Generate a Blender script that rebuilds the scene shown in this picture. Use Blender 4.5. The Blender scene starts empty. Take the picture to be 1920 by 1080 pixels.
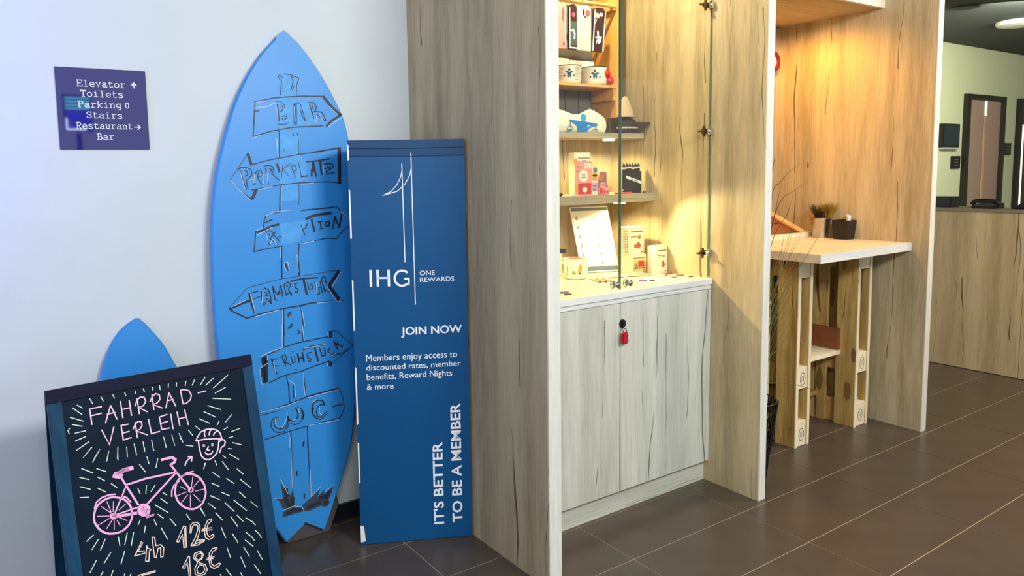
import bpy, bmesh, math, random
from mathutils import Vector, Matrix
random.seed(7)
S = bpy.context.scene
COL = S.collection
# ------------------------------------------------------------------ camera
cam_d = bpy.data.cameras.new('camera')
cam = bpy.data.objects.new('camera', cam_d); COL.objects.link(cam)
cam_d.sensor_width = 36.0
cam_d.lens = 1367.38 / 1920 * 36.0
cam_d.shift_x = (960 - 877.70) / 1920
cam_d.shift_y = -(540 - 458.95) / 1920
cam_d.clip_start = 0.05
r_ = Vector((0.83448967, -0.55069833, -0.01892981)); u_ = Vector((0.07093079, 0.07328861, 0.9947852))
f_ = Vector((0.54643921, 0.83148069, -0.10022006))
m_ = Matrix(((r_.x, u_.x, -f_.x, -1.7994), (r_.y, u_.y, -f_.y, -1.7210), (r_.z, u_.z, -f_.z, 1.3604), (0, 0, 0, 1)))
cam.matrix_world = m_
S.camera = cam
# ------------------------------------------------------------------ world, exposure, room light
w = bpy.data.worlds.new('world'); S.world = w; w.use_nodes = True
w.node_tree.nodes['Background'].inputs[0].default_value = (0.92, 0.96, 1.0, 1)
w.node_tree.nodes['Background'].inputs[1].default_value = 0.80
S.view_settings.view_transform = 'Standard'; S.view_settings.look = 'None'
S.view_settings.exposure = 0.4; S.view_settings.gamma = 1.0; S.view_settings.use_curve_mapping = False

def area(name, loc, target, sx, sy, power, color, spread=180):
    d = bpy.data.lights.new(name, 'AREA'); d.shape = 'RECTANGLE'; d.size = sx; d.size_y = sy
    d.energy = power; d.color = color; d.spread = math.radians(spread)
    o = bpy.data.objects.new(name, d); COL.objects.link(o); o.location = loc
    o.rotation_euler = (Vector(target) - Vector(loc)).to_track_quat('-Z', 'Y').to_euler()
    return o
def spot(name, loc, target, power, color, ang=150, blend=.6, r=.012):
    d = bpy.data.lights.new(name, 'SPOT'); d.energy = power; d.color = color; d.spot_size = math.radians(ang)
    d.spot_blend = blend; d.shadow_soft_size = r
    o = bpy.data.objects.new(name, d); COL.objects.link(o); o.location = loc
    o.rotation_euler = (Vector(target) - Vector(loc)).to_track_quat('-Z', 'Y').to_euler()
    return o
area('hall_split_key', (-0.10, -2.5, 2.72), (-0.3, 0.8, 0.7), 1.2, 0.8, 118, (0.97, 1.0, 0.98))
area('hall_split_key', (-2.0, -2.3, 2.72), (-0.9, 0.8, 0.9), 1.2, 0.8, 52, (0.95, 1.0, 1.0))  # second, weaker key added as fill to lighten the shadows
area('hall_ceiling_light', (2.5, -1.0, 2.72), (2.7, -0.7, 0.3), 1.6, 0.7, 62, (1.0, 0.80, 0.58))
area('blue_accent_light', (-2.35, 0.50, 1.8), (-2.1, 0.88, 1.8), 0.12, 1.2, 6.0, (0.10, 0.18, 1.0))
area('blue_wash_light', (-3.4, -0.6, 1.5), (-0.8, 0.8, 0.9), 0.8, 1.6, 4, (0.16, 0.22, 1.0))
area('back_room_light', (6.2, 0.6, 2.7), (8.2, 2.2, 1.0), 1.6, 1.0, 140, (1.0, 0.95, 0.80))
spot('display_spot', (0.10, 0.65, 1.20), (0.12, 0.64, 0), 7, (1.0, 0.74, 0.36))
spot('display_spot', (0.58, 0.65, 1.20), (0.60, 0.64, 0), 9, (1.0, 0.74, 0.36))
spot('display_spot', (0.42, 0.65, 1.20), (0.74, 0.12, 0.92), 15, (1.0, 0.74, 0.38), 75, .5)  # third spot added without a puck, to strengthen the diagonal shadow on the panel
spot('display_spot', (0.10, 0.72, 1.484), (0.10, 0.74, 0), 6, (1.0, 0.78, 0.34))
spot('display_spot', (0.58, 0.72, 1.484), (0.60, 0.74, 0), 7, (1.0, 0.78, 0.34))
spot('display_spot', (0.25, 0.48, 2.40), (0.40, 0.55, 1.2), 30, (1.0, 0.80, 0.48))
spot('alcove_spot', (1.72, 0.62, 2.13), (1.80, 0.60, 0), 21, (1.0, 0.46, 0.07), 170)
spot('alcove_spot', (1.15, 0.62, 2.13), (1.15, 0.60, 0), 12, (1.0, 0.50, 0.10), 170)

# ------------------------------------------------------------------ materials
def lin(c):
    return tuple(((v / 255) / 12.92 if v / 255 <= 0.04045 else ((v / 255 + 0.055) / 1.055) ** 2.4) for v in c) + (1,)
MATS = {}
def mat(name, rgb, rough=0.6, metal=0.0, coat=0.0, emit=None, es=0.0, noise=0.0, nscale=20, bump=0.0, spec=0.5):
    if name in MATS: return MATS[name]
    m = bpy.data.materials.new(name); m.use_nodes = True; nt = m.node_tree; b = nt.nodes['Principled BSDF']
    c = lin(rgb); b.inputs['Base Color'].default_value = c
    b.inputs['Roughness'].default_value = rough; b.inputs['Metallic'].default_value = metal
    b.inputs['Coat Weight'].default_value = coat; b.inputs['Specular IOR Level'].default_value = spec
    if emit: b.inputs['Emission Color'].default_value = lin(emit); b.inputs['Emission Strength'].default_value = es
    if noise or bump:
        tc = nt.nodes.new('ShaderNodeTexCoord'); n = nt.nodes.new('ShaderNodeTexNoise'); n.inputs['Scale'].default_value = nscale
        n.inputs['Detail'].default_value = 5
        nt.links.new(tc.outputs['Object'], n.inputs['Vector'])
        if noise:
            r = nt.nodes.new('ShaderNodeValToRGB'); r.color_ramp.elements[0].position = .3; r.color_ramp.elements[1].position = .7
            r.color_ramp.elements[0].color = tuple(v * (1 - noise) for v in c[:3]) + (1,)
            r.color_ramp.elements[1].color = tuple(min(1, v * (1 + noise)) for v in c[:3]) + (1,)
            nt.links.new(n.outputs['Fac'], r.inputs[0]); nt.links.new(r.outputs[0], b.inputs['Base Color'])
        if bump:
            bp = nt.nodes.new('ShaderNodeBump'); bp.inputs['Strength'].default_value = bump; bp.inputs['Distance'].default_value = .002
            nt.links.new(n.outputs['Fac'], bp.inputs['Height']); nt.links.new(bp.outputs[0], b.inputs['Normal'])
    MATS[name] = m; return m

def wood(name, light, dark, crack, axis='Z', rough=.5, spec=.35, plank=7.0, crk=.012, seed=0., grain=55, knots=.05, ks=(4.2, 1.5)):
    """oak or pine grain running along one axis; position in world metres"""
    if name in MATS: return MATS[name]
    m = bpy.data.materials.new(name); m.use_nodes = True; nt = m.node_tree; N = nt.nodes; L = nt.links
    b = N['Principled BSDF']; b.inputs['Roughness'].default_value = rough; b.inputs['Specular IOR Level'].default_value = spec
    g = N.new('ShaderNodeNewGeometry'); sp = N.new('ShaderNodeSeparateXYZ'); L.new(g.outputs['Position'], sp.inputs[0])
    def mth(op, a, b_=None, c=None):
        n = N.new('ShaderNodeMath'); n.operation = op
        for i, v in enumerate((a, b_, c)):
            if v is None: continue
            if isinstance(v, (int, float)): n.inputs[i].default_value = v
            else: L.new(v, n.inputs[i])
        return n.outputs[0]
    X, Y, Z = sp.outputs
    if axis == 'Z': h = mth('ADD', mth('ADD', X, mth('MULTIPLY', Y, 1.07)), seed); v = Z
    elif axis == 'X': h = mth('ADD', mth('ADD', Y, mth('MULTIPLY', Z, 1.3)), seed); v = X
    else: h = mth('ADD', mth('ADD', X, mth('MULTIPLY', Z, 1.3)), seed); v = Y
    def vec(sh, sv):
        c = N.new('ShaderNodeCombineXYZ'); L.new(mth('MULTIPLY', h, sh), c.inputs[0]); L.new(mth('MULTIPLY', v, sv), c.inputs[1])
        c.inputs[2].default_value = seed; return c.outputs[0]
    def noise(sh, sv, det=4, dist=0.0, rough_=.55):
        n = N.new('ShaderNodeTexNoise'); n.inputs['Scale'].default_value = 1; n.inputs['Detail'].default_value = det
        n.inputs['Distortion'].default_value = dist; n.inputs['Roughness'].default_value = rough_
        L.new(vec(sh, sv), n.inputs['Vector']); return n.outputs['Fac']
    fine = noise(grain * 2.2, 6.0, 5, .3); mid = noise(grain * .30, 1.3, 4, .9); broad = noise(plank, .25, 1)
    mix = mth('ADD', mth('ADD', mth('MULTIPLY', fine, .30), mth('MULTIPLY', mid, .28)), mth('MULTIPLY', broad, .42))
    rp = N.new('ShaderNodeValToRGB'); L.new(mix, rp.inputs[0])
    rp.color_ramp.elements[0].position = .38; rp.color_ramp.elements[1].position = .61
    rp.color_ramp.elements[0].color = lin(dark); rp.color_ramp.elements[1].color = lin(light)
    # cracks: thin level lines of a long stretched noise, only in places
    def crackset(freq, warp_amp, wid, thr, s1, s2):
        wp = mth('MULTIPLY', mth('SUBTRACT', noise(s1, s2, 3), .5), warp_amp)
        fr = mth('ABSOLUTE', mth('SUBTRACT', mth('FRACT', mth('ADD', mth('MULTIPLY', h, freq), wp)), .5))
        ln = mth('LESS_THAN', fr, mth('MULTIPLY', mth('MAXIMUM', mth('SUBTRACT', noise(freq * 2, 2.6, 3), .38), 0), wid * freq))
        return ln, mth('GREATER_THAN', noise(freq * .9, 1.1, 1), thr)
    lines, msk = crackset(3.3, .8, crk * 1.5, .49, 1.3, .75)
    lines2, msk2 = crackset(8.0, 1.3, crk * .75, .60, 2.2, 1.1)
    cr = mth('MAXIMUM', mth('MULTIPLY', lines, msk), mth('MULTIPLY', lines2, msk2))
    vo = N.new('ShaderNodeTexVoronoi'); vo.inputs['Scale'].default_value = 1; L.new(vec(*ks), vo.inputs['Vector'])
    kn = mth('LESS_THAN', mth('ADD', vo.outputs['Distance'], mth('MULTIPLY', mth('SUBTRACT', mid, .5), knots * 1.6)), knots)
    cr = mth('MAXIMUM', cr, mth('MULTIPLY', kn, .75))
    mx = N.new('ShaderNodeMix'); mx.data_type = 'RGBA'; L.new(mth('MULTIPLY', cr, .8), mx.inputs['Factor'])
    L.new(rp.outputs[0], mx.inputs['A']); mx.inputs['B'].default_value = lin(crack)
    L.new(mx.outputs['Result'], b.inputs['Base Color'])
    bp = N.new('ShaderNodeBump'); bp.inputs['Strength'].default_value = .25; bp.inputs['Distance'].default_value = .001
    L.new(mth('SUBTRACT', fine, mth('MULTIPLY', cr, 2)), bp.inputs['Height']); L.new(bp.outputs[0], b.inputs['Normal'])
    MATS[name] = m; return m

OAK = wood('grey_oak', (200, 182, 143), (151, 135, 101), (56, 42, 28), 'Z')
OAKP = wood('door_oak', (204, 206, 196), (168, 170, 158), (70, 62, 50), 'Z', seed=3.7)
OAKX = wood('oak_across', (196, 182, 150), (156, 142, 112), (80, 70, 55), 'X', seed=1.3, crk=.006)
OAKPX = wood('door_oak_across', (200, 200, 186), (164, 164, 150), (90, 84, 70), 'X', seed=4.1, crk=.004)
OAKY = wood('oak_along_depth', (198, 190, 168), (150, 142, 120), (80, 70, 55), 'Y', seed=1.3, crk=.006)
EDGE = wood('lit_edge_band', (228, 228, 220), (198, 198, 188), (170, 168, 155), 'Z', seed=9, crk=.004, knots=0)
EDGEX = wood('light_edge_band_across', (226, 228, 226), (200, 202, 200), (170, 170, 165), 'X', seed=9, crk=.004, knots=0)
TOPW = wood('table_top_wood', (222, 206, 178), (198, 178, 144), (150, 120, 80), 'X', seed=5, crk=.003, knots=0)
PINE = wood('pine', (226, 168, 92), (200, 136, 62), (120, 70, 30), 'Z', seed=2, crk=.004, knots=.05)
PINEX = wood('pine_across', (232, 184, 116), (208, 152, 86), (120, 70, 30), 'X', seed=2, crk=.003, knots=.03)
PAL = wood('pallet_wood', (202, 168, 98), (132, 98, 44), (58, 26, 20), 'Z', seed=6, crk=.02, grain=30, knots=.19, ks=(9, 3.4), rough=.7)
PALE = wood('pallet_end_wood', (240, 232, 205), (214, 200, 165), (120, 90, 60), 'Z', seed=8, crk=.006, grain=70, rough=.75)
DESKW = wood('desk_oak', (186, 168, 128), (148, 130, 94), (60, 50, 36), 'Z', seed=11)
WALL = mat('painted_wall', (206, 212, 214), .85, noise=.02, nscale=6, bump=.15)
GREEN = mat('green_wall', (192, 200, 160), .85, bump=.1)
CEIL = mat('dark_ceiling', (58, 64, 62), .9)
TILE = mat('dark_floor_tile', (77, 67, 58), .30, noise=.10, nscale=7, spec=.5)
GROUT = mat('grout', (190, 172, 146), .9)
BASEB = mat('black_baseboard', (16, 18, 34), .5)
BLACK = mat('black_plastic', (16, 16, 18), .4)
CHROME = mat('chrome', (205, 205, 205), .18, metal=1)
STEEL = mat('brushed_steel', (190, 185, 178), .32, metal=1)
WHITE = mat('white_card', (238, 236, 228), .6)
INK = mat('white_ink', (236, 240, 242), .6)
DINK = mat('dark_ink', (30, 30, 36), .6)
RED = mat('red_plastic', (196, 26, 34), .35)
def glass():
    m = bpy.data.materials.new('clear_glass'); m.use_nodes = True; nt = m.node_tree; nt.nodes.clear()
    o = nt.nodes.new('ShaderNodeOutputMaterial'); t = nt.nodes.new('ShaderNodeBsdfTransparent'); g = nt.nodes.new('ShaderNodeBsdfGlossy')
    g.inputs['Roughness'].default_value = .02; t.inputs[0].default_value = (.965, .985, .97, 1)
    f = nt.nodes.new('ShaderNodeFresnel'); f.inputs[0].default_value = 1.45; mx = nt.nodes.new('ShaderNodeMixShader')
    gm = nt.nodes.new('ShaderNodeNewGeometry'); k1 = nt.nodes.new('ShaderNodeMath'); k1.operation = 'SUBTRACT'; k1.inputs[0].default_value = 1
    k2 = nt.nodes.new('ShaderNodeMath'); k2.operation = 'MULTIPLY'; nt.links.new(gm.outputs['Backfacing'], k1.inputs[1])
    nt.links.new(k1.outputs[0], k2.inputs[0]); nt.links.new(f.outputs[0], k2.inputs[1]); nt.links.new(k2.outputs[0], mx.inputs[0]); nt.links.new(t.outputs[0], mx.inputs[1]); nt.links.new(g.outputs[0], mx.inputs[2])
    nt.links.new(mx.outputs[0], o.inputs[0]); return m
GLASS = glass()
GEDGE = mat('green_glass_edge', (84, 112, 90), .2)

# ------------------------------------------------------------------ mesh helpers
ORG = {}
class MB:
    def __init__(s): s.v = []; s.f = []; s.m = []
    def add(s, vs, fs, mi=0):
        k = len(s.v); s.v += [tuple(v) for v in vs]; s.f += [tuple(i + k for i in f) for f in fs]; s.m += [mi] * len(fs); return s
    def box(s, lo, hi, mi=0):
        x0, y0, z0 = lo; x1, y1, z1 = hi
        return s.add([(x0, y0, z0), (x1, y0, z0), (x1, y1, z0), (x0, y1, z0), (x0, y0, z1), (x1, y0, z1), (x1, y1, z1), (x0, y1, z1)],
                     [(0, 3, 2, 1), (4, 5, 6, 7), (0, 1, 5, 4), (1, 2, 6, 5), (2, 3, 7, 6), (3, 0, 4, 7)], mi)
    def prism(s, pts, d, mi=0):
        """pts: 3d polygon, extruded by vector d"""
        n = len(pts); d = Vector(d); a = [Vector(p) for p in pts]; b = [p + d for p in a]
        return s.add(a + b, [tuple(range(n))[::-1], tuple(range(n, 2 * n))] + [(i, (i + 1) % n, n + (i + 1) % n, n + i) for i in range(n)], mi)
    def lathe(s, c, prof, n=24, axis='Z', mi=0, close=True):
        vs = []; fs = []
        for r, h in prof:
            for i in range(n):
                a = 2 * math.pi * i / n; p, q = r * math.cos(a), r * math.sin(a)
                v = (p, q, h) if axis == 'Z' else ((h, p, q) if axis == 'X' else (p, h, -q))
                vs.append((c[0] + v[0], c[1] + v[1], c[2] + v[2]))
        for j in range(len(prof) - 1):
            for i in range(n):
                fs.append((j * n + i, j * n + (i + 1) % n, (j + 1) * n + (i + 1) % n, (j + 1) * n + i))
        if close: fs.append(tuple(range(n))[::-1]); fs.append(tuple(range((len(prof) - 1) * n, len(prof) * n)))
        return s.add(vs, fs, mi)
    def tube(s, pts, r, n=6, mi=0, r1=None):
        pts = [Vector(p) for p in pts]; vs = []; fs = []
        for k, p in enumerate(pts):
            t = (pts[min(k + 1, len(pts) - 1)] - pts[max(k - 1, 0)]).normalized()
            a = t.cross(Vector((0.31, 0.17, 0.93))).normalized(); b = t.cross(a)
            rr = r if r1 is None else r + (r1 - r) * k / (len(pts) - 1)
            for i in range(n):
                g = 2 * math.pi * i / n; vs.append(p + (a * math.cos(g) + b * math.sin(g)) * rr)
        for k in range(len(pts) - 1):
            for i in range(n): fs.append((k * n + i, k * n + (i + 1) % n, (k + 1) * n + (i + 1) % n, (k + 1) * n + i))
        fs.append(tuple(range(n))[::-1]); fs.append(tuple(range((len(pts) - 1) * n, len(pts) * n)))
        return s.add(vs, fs, mi)
    def build(s, name, mats, parent=None, bevel=0, smooth=False, org=None, fix=True):
        if not isinstance(mats, (list, tuple)): mats = [mats]
        me = bpy.data.meshes.new(name)
        if parent is not None: o0 = Vector(ORG[parent.name]); loc = Vector((0, 0, 0)); w0 = o0
        else:
            if org is None:
                xs = list(zip(*s.v)); org = ((min(xs[0]) + max(xs[0])) / 2, (min(xs[1]) + max(xs[1])) / 2, min(xs[2]))
            o0 = Vector(org); loc = o0; w0 = o0
        me.from_pydata([Vector(v) - o0 for v in s.v], [], s.f)
        for m in mats: me.materials.append(m)
        me.polygons.foreach_set('material_index', s.m)
        bm = bmesh.new(); bm.from_mesh(me)
        if fix: bmesh.ops.recalc_face_normals(bm, faces=bm.faces)
        if bevel: bmesh.ops.bevel(bm, geom=[e for e in bm.edges if e.calc_face_angle(0) > .5], offset=bevel, segments=2, affect='EDGES')
        bm.to_mesh(me); bm.free()
        if smooth:
            me.polygons.foreach_set('use_smooth', [True] * len(me.polygons))
            if hasattr(me, 'set_sharp_from_angle'): me.set_sharp_from_angle(angle=math.radians(40))
        me.update()
        o = bpy.data.objects.new(name, me); COL.objects.link(o); o.location = loc
        if parent is not None: o.parent = parent
        ORG[o.name] = tuple(w0); return o
def tag(o, label=None, cat=None, group=None, kind=None):
    if label: o['label'] = label
    if cat: o['category'] = cat
    if group: o['group'] = group
    if kind: o['kind'] = kind
    return o
def thing(name, label, cat, loc, group=None):
    o = bpy.data.objects.new(name, None); o.empty_display_size = .05; COL.objects.link(o); o.location = loc
    ORG[o.name] = tuple(loc); return tag(o, label, cat, group)
def structure(name, mb, m, label=None, **k):
    o = mb.build(name, m, **k); tag(o, label, kind='structure'); return o
def box(lo, hi): return MB().box(lo, hi)
class Plane:
    def __init__(s, o, u, v, n, off=.0012): s.o = Vector(o); s.u = Vector(u); s.v = Vector(v); s.n = Vector(n); s.off = off
    def __call__(s, x, y, k=1.0): return s.o + s.u * x + s.v * y + s.n * (s.off * k)
def strokes(pl, data, wscale=1.0, mb=None, k=1.0):
    mb = mb or MB()
    for st in data.split('|'):
        w_, pts = st.split(':'); hw = float(w_) * .0005 * wscale
        P = [tuple(int(a) * .001 for a in q.split(',')) for q in pts.split()]
        Q = [P[0]]
        for p in P[1:]:
            if math.hypot(p[0] - Q[-1][0], p[1] - Q[-1][1]) > .0004: Q.append(p)
        ribbon(mb, pl, Q, hw, k)
    return mb
def ribbon(mb, pl, Q, hw, k=1.0):
    if len(Q) < 2: Q = [Q[0], (Q[0][0] + hw, Q[0][1])]
    n = len(Q); L = []; R = []
    for i in range(n):
        def d(a, b): l = math.hypot(b[0] - a[0], b[1] - a[1]) or 1; return ((b[0] - a[0]) / l, (b[1] - a[1]) / l)
        d0 = d(Q[i - 1], Q[i]) if i else d(Q[0], Q[1]); d1 = d(Q[i], Q[i + 1]) if i < n - 1 else d0
        tx, ty = d0[0] + d1[0], d0[1] + d1[1]; l = math.hypot(tx, ty)
        if l < .25: tx, ty = d1; l = 1
        tx /= l; ty /= l; c = max(.55, tx * d1[0] + ty * d1[1]); h = hw / c
        ex = -hw * .5 if i == 0 else (hw * .5 if i == n - 1 else 0)
        x, y = Q[i][0] + tx * ex, Q[i][1] + ty * ex
        L.append(pl(x - ty * h, y + tx * h, k)); R.append(pl(x + ty * h, y - tx * h, k))
    mb.add(L + R, [(n + i, n + i + 1, i + 1, i) for i in range(n - 1)])
def polys(pl, data, mb=None, k=1.0):
    mb = mb or MB()
    for st in data.split('|'):
        P = [tuple(int(a) * .001 for a in q.split(',')) for q in st.split(':')[1].split()]
        mb.add([pl(x, y, k) for x, y in P], [tuple(range(len(P)))])
    return mb
def rect(mb, pl, x0, y0, x1, y1, k=1.0, mi=0):
    return mb.add([pl(x0, y0, k), pl(x1, y0, k), pl(x1, y1, k), pl(x0, y1, k)], [(0, 1, 2, 3)], mi)
def disc(mb, pl, x, y, rx, ry=None, n=14, k=1.0, mi=0):
    ry = ry or rx
    return mb.add([pl(x + rx * math.cos(6.2832 * i / n), y + ry * math.sin(6.2832 * i / n), k) for i in range(n)], [tuple(range(n))], mi)
def font(pl, txt, x0, y0, x1, y1, bold=0.0, rot=0, mb=None, k=1.0, italic=0):
    """text fitted in the rectangle x0..x1, y0..y1 of the plane (rot=90 reads upward)"""
    mb = mb or MB()
    c = bpy.data.curves.new('t', 'FONT'); c.body = txt; c.size = 1; c.offset = bold; c.resolution_u = 3
    o = bpy.data.objects.new('t', c); COL.objects.link(o); bpy.context.view_layer.update()
    me = o.to_mesh(); V = [v.co.copy() for v in me.vertices]; F = [tuple(p.vertices) for p in me.polygons]; o.to_mesh_clear()
    bpy.data.objects.remove(o); bpy.data.curves.remove(c)
    ax, bx = min(v.x for v in V), max(v.x for v in V); ay, by = min(v.y for v in V), max(v.y for v in V)
    P = []
    for v in V:
        s, t = (v.x - ax) / (bx - ax), (v.y - ay) / (by - ay)
        if rot: P.append(pl(x1 - t * (x1 - x0), y0 + s * (y1 - y0), k))
        else: P.append(pl(x0 + s * (x1 - x0), y0 + t * (y1 - y0), k))
    return mb.add(P, F)
# ------------------------------------------------------------------ room shell
YW = 0.8787; XE = 2.1236; CH = 2.75; YB = 2.45
fl = structure('floor', box((-5, -6, -.12), (12.5, 2.5, -.0015)), GROUT, 'floor of large dark tiles with light joints')
TX, TY, G = .6, .2814, .0018
shared = {}
def tile(x0, x1, y0, y1):
    key = (round(x1 - x0, 4), round(y1 - y0, 4))
    if key not in shared:
        a, b = key
        f0 = ORG[fl.name]; me = MB().box((G + f0[0], G + f0[1], -.0014 + f0[2]), (a - G + f0[0], b - G + f0[1], f0[2])).build('tile', TILE, fl).data
        bpy.data.objects.remove([o for o in bpy.data.objects if o.data is me][0]); shared[key] = me
    o = bpy.data.objects.new('tile', shared[key]); COL.objects.link(o); o.parent = fl
    f0 = ORG[fl.name]; o.location = (x0 - f0[0], y0 - f0[1], -f0[2])
rest = MB()
for i in range(-9, 20):
    for j in range(-20, 9):
        x0, x1, y0, y1 = i * TX, (i + 1) * TX, j * TY, (j + 1) * TY
        if x1 < 2.2:
            if y0 > YW: continue
            y1 = min(y1, YW)
            if y1 - y0 < .02: continue
        if y1 > 2.46: continue
        vis = (-3 <= i <= 9 and -4 <= j <= 3) or (3 < i <= 7 and 3 < j <= 6)
        if vis: tile(x0, x1, y0, y1)
        else: rest.box((x0 + G, y0 + G, -.0015), (x1 - G, y1 - G, 0))
o = rest.build('outer_tiles', TILE, fl); o['kind'] = 'stuff'
structure('ceiling', box((-5, -6, CH), (12.5, 2.6, CH + .1)), CEIL, 'dark charcoal ceiling')
structure('wall_back', box((-5, YW, 0), (XE, YW + .12, CH)), WALL, 'pale bluish painted wall behind the surfboards')
structure('wall_far', box((XE, YB, 0), (12.5, YB + .12, CH)), GREEN, 'light green wall around the lifts')
structure('baseboard_back', box((-5, YW - .014, 0), (-.3612, YW, .064)), BASEB, 'black baseboard')
structure('wall_right', box((12.4, -6, 0), (12.5, YB, CH)), GREEN, 'green end wall')

# ------------------------------------------------------------------ the three wooden partitions
def partition(x0, x1, yf, label, em):
    t = thing('partition_panel', label, 'partition', ((x0 + x1) / 2, (yf + YW) / 2, 0), 'oak partition panels')
    box((x0, yf + .003, 0), (x1, YW, CH)).build('board', OAK, t)
    box((x0 + .0015, yf, 0), (x1 - .0015, yf + .003, CH)).build('edge_band', em, t)  # front edge paler than the board: the light on it is in the colour
    return t
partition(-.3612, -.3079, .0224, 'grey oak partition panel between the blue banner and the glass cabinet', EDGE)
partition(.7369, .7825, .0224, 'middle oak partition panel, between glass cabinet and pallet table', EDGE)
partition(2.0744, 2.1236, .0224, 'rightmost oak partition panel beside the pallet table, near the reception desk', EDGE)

# ------------------------------------------------------------------ cabinet bay: back, base unit, worktop, shelves
structure('trim_1', box((-.3079, YW - .012, .89), (.7369, YW, CH)), OAK, 'oak lining on the back of the display cabinet')
structure('trim_2', box((.7825, YW - .016, 0), (2.0744, YW, 2.14)), OAK, 'oak lining on the back of the alcove')
cb = thing('base_cabinet', 'light oak two-door base cabinet with plinth under the glass display', 'cabinet', (.2145, .56, 0))
box((-.3069, .2948, 0), (.7359, .312, .093)).build('plinth', OAKPX, cb)
MB().box((-.3069, .288, .095), (.7359, .86, .112)).box((-.3069, .288, .112), (-.290, .86, .846)).box((.719, .288, .112), (.7359, .86, .846)).build('carcass', OAK, cb)
d1 = box((-.3065, .268, .0945), (.1992, .287, .8445)).build('door', OAKP, cb, bevel=.001)
d2 = box((.2038, .268, .0945), (.7355, .287, .8445)).build('door', OAKP, cb, bevel=.001)
hs = MB(); hs.lathe((.2115, .264, .765), [(.017, 0), (.017, .004)], 20, 'Y').box((.206, .2575, .745), (.217, .262, .776)).build('lock_plate', mat('dark_steel', (70, 68, 62), .35, metal=.9), d2, smooth=True)
pk = thing('padlock', 'small red combination padlock hanging on the cabinet doors', 'padlock', (.205, .25, .69))
MB().box((.190, .2405, .690), (.220, .2575, .735)).build('body', mat('crimson_metal', (176, 14, 40), .3, coat=.4), pk, bevel=.004)
MB().tube([(.205 + .009 * math.cos(a), .249, .742 + .011 * math.sin(a)) for a in [math.pi * k / 8 for k in range(9)]], .0022, 8).box((.1938, .2468, .733), (.1982, .2512, .743)).box((.2118, .2468, .733), (.2162, .2512, .743)).build('shackle', CHROME, pk, smooth=True)
for k in range(3):
    MB().lathe((.213, .2395, .700 + k * .0115), [(.0042, 0), (.0042, .0012)], 12, 'Y').build('number_wheel', CHROME, pk)

ct = thing('worktop', 'pale oak worktop with stepped front edge above the base cabinet', 'worktop', (.2145, .56, .846))
MB().box((-.3079, .2668, .866), (.7369, YW - .012, .8904)).build('top', mat('cream_top', (222, 210, 176), .45), ct)
MB().box((-.3079, .2638, .8665), (.7369, .2668, .8904)).build('front_edge', EDGEX, ct)
MB().box((-.3079, .2715, .8465), (.7369, .60, .866)).build('lower_trim', EDGEX, ct)
for nm, y0, z0, z1, lb in (('wall_shelf', .5850, 1.2110, 1.2480, 'lower oak shelf in the glass cabinet carrying pencils and gift box'), ('wall_shelf', .6541, 1.4940, 1.5180, 'upper oak shelf in the glass cabinet, under the cushion and caps')):
    t = thing(nm, lb, 'shelf', (.2145, .75, z0), 'oak shelves inside the glass cabinet')
    box((-.3079, y0 + .002, z0), (.7369, YW - .012, z1)).build('board', OAKX, t)
    box((-.3079, y0, z0), (.7369, y0 + .002, z1)).build('edge_band', OAKX, t)
    for x in (.10, .58):
        MB().lathe((x, y0 + .065, z0 - .008), [(.026, 0), (.028, .008)], 20).build('spotlight', mat('lamp_face', (255, 236, 190), .4, emit=(255, 226, 150), es=4), t)

# glass doors
def gdoor(x0, x1, label, kx, hinges):
    g = thing('glass_door', label, 'glass door', ((x0 + x1) / 2, .285, .9), 'glass cabinet doors')
    box((x0 + .002, .282, .8955), (x1 - .002, .288, 2.42)).build('pane', GLASS, g)
    MB().box((x0, .2815, .8955), (x0 + .002, .2885, 2.42)).box((x1 - .002, .2815, .8955), (x1, .2885, 2.42)).build('pane_edge', GEDGE, g)
    kb = MB().lathe((kx, .2595, .9195), [(.008, 0), (.0125, .002), (.0125, .008), (.006, .012), (.006, .0195), (.013, .0205), (.013, .0225)], 20, 'Y').build('knob', CHROME, g, smooth=True)
    MB().tube([(kx - .021, .276, .9195 + .012), (kx - .024, .274, .915), (kx - .020, .274, .9045), (kx - .012, .275, .9005)], .0018, 6).tube([(kx - .010 + .014 * math.cos(a), .279, .9195 + .014 * math.sin(a)) for a in [2 * math.pi * i / 12 for i in range(13)]], .0018, 6).build('latch', CHROME, g, smooth=True)
    for hz in hinges:
        hx = x1 - .026
        h = MB().lathe((hx + .018, .268, hz), [(.013, 0), (.016, .003), (.016, .0125), (.011, .0135)], 20, 'Y').build('hinge', CHROME, g, smooth=True)
        MB().box((hx - .012, .289, hz - .010), (x1, .300, hz + .010)).box((hx - .03, .292, hz - .004), (hx - .012, .298, hz + .004)).box((hx - .006, .290, hz - .022), (hx + .006, .298, hz + .022)).lathe((hx - .032, .295, hz), [(.004, -.002), (.004, .004)], 10, 'Y').build('hinge_arm', mat('old_brass', (120, 92, 48), .3, metal=1), h, bevel=.001)
gdoor(-.3050, .2130, 'left glass door of the display cabinet', .183, ())
gdoor(.2165, .7345, 'right glass door of the display cabinet with clip hinges', .2505, (.999, 1.507, 2.018))

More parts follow.
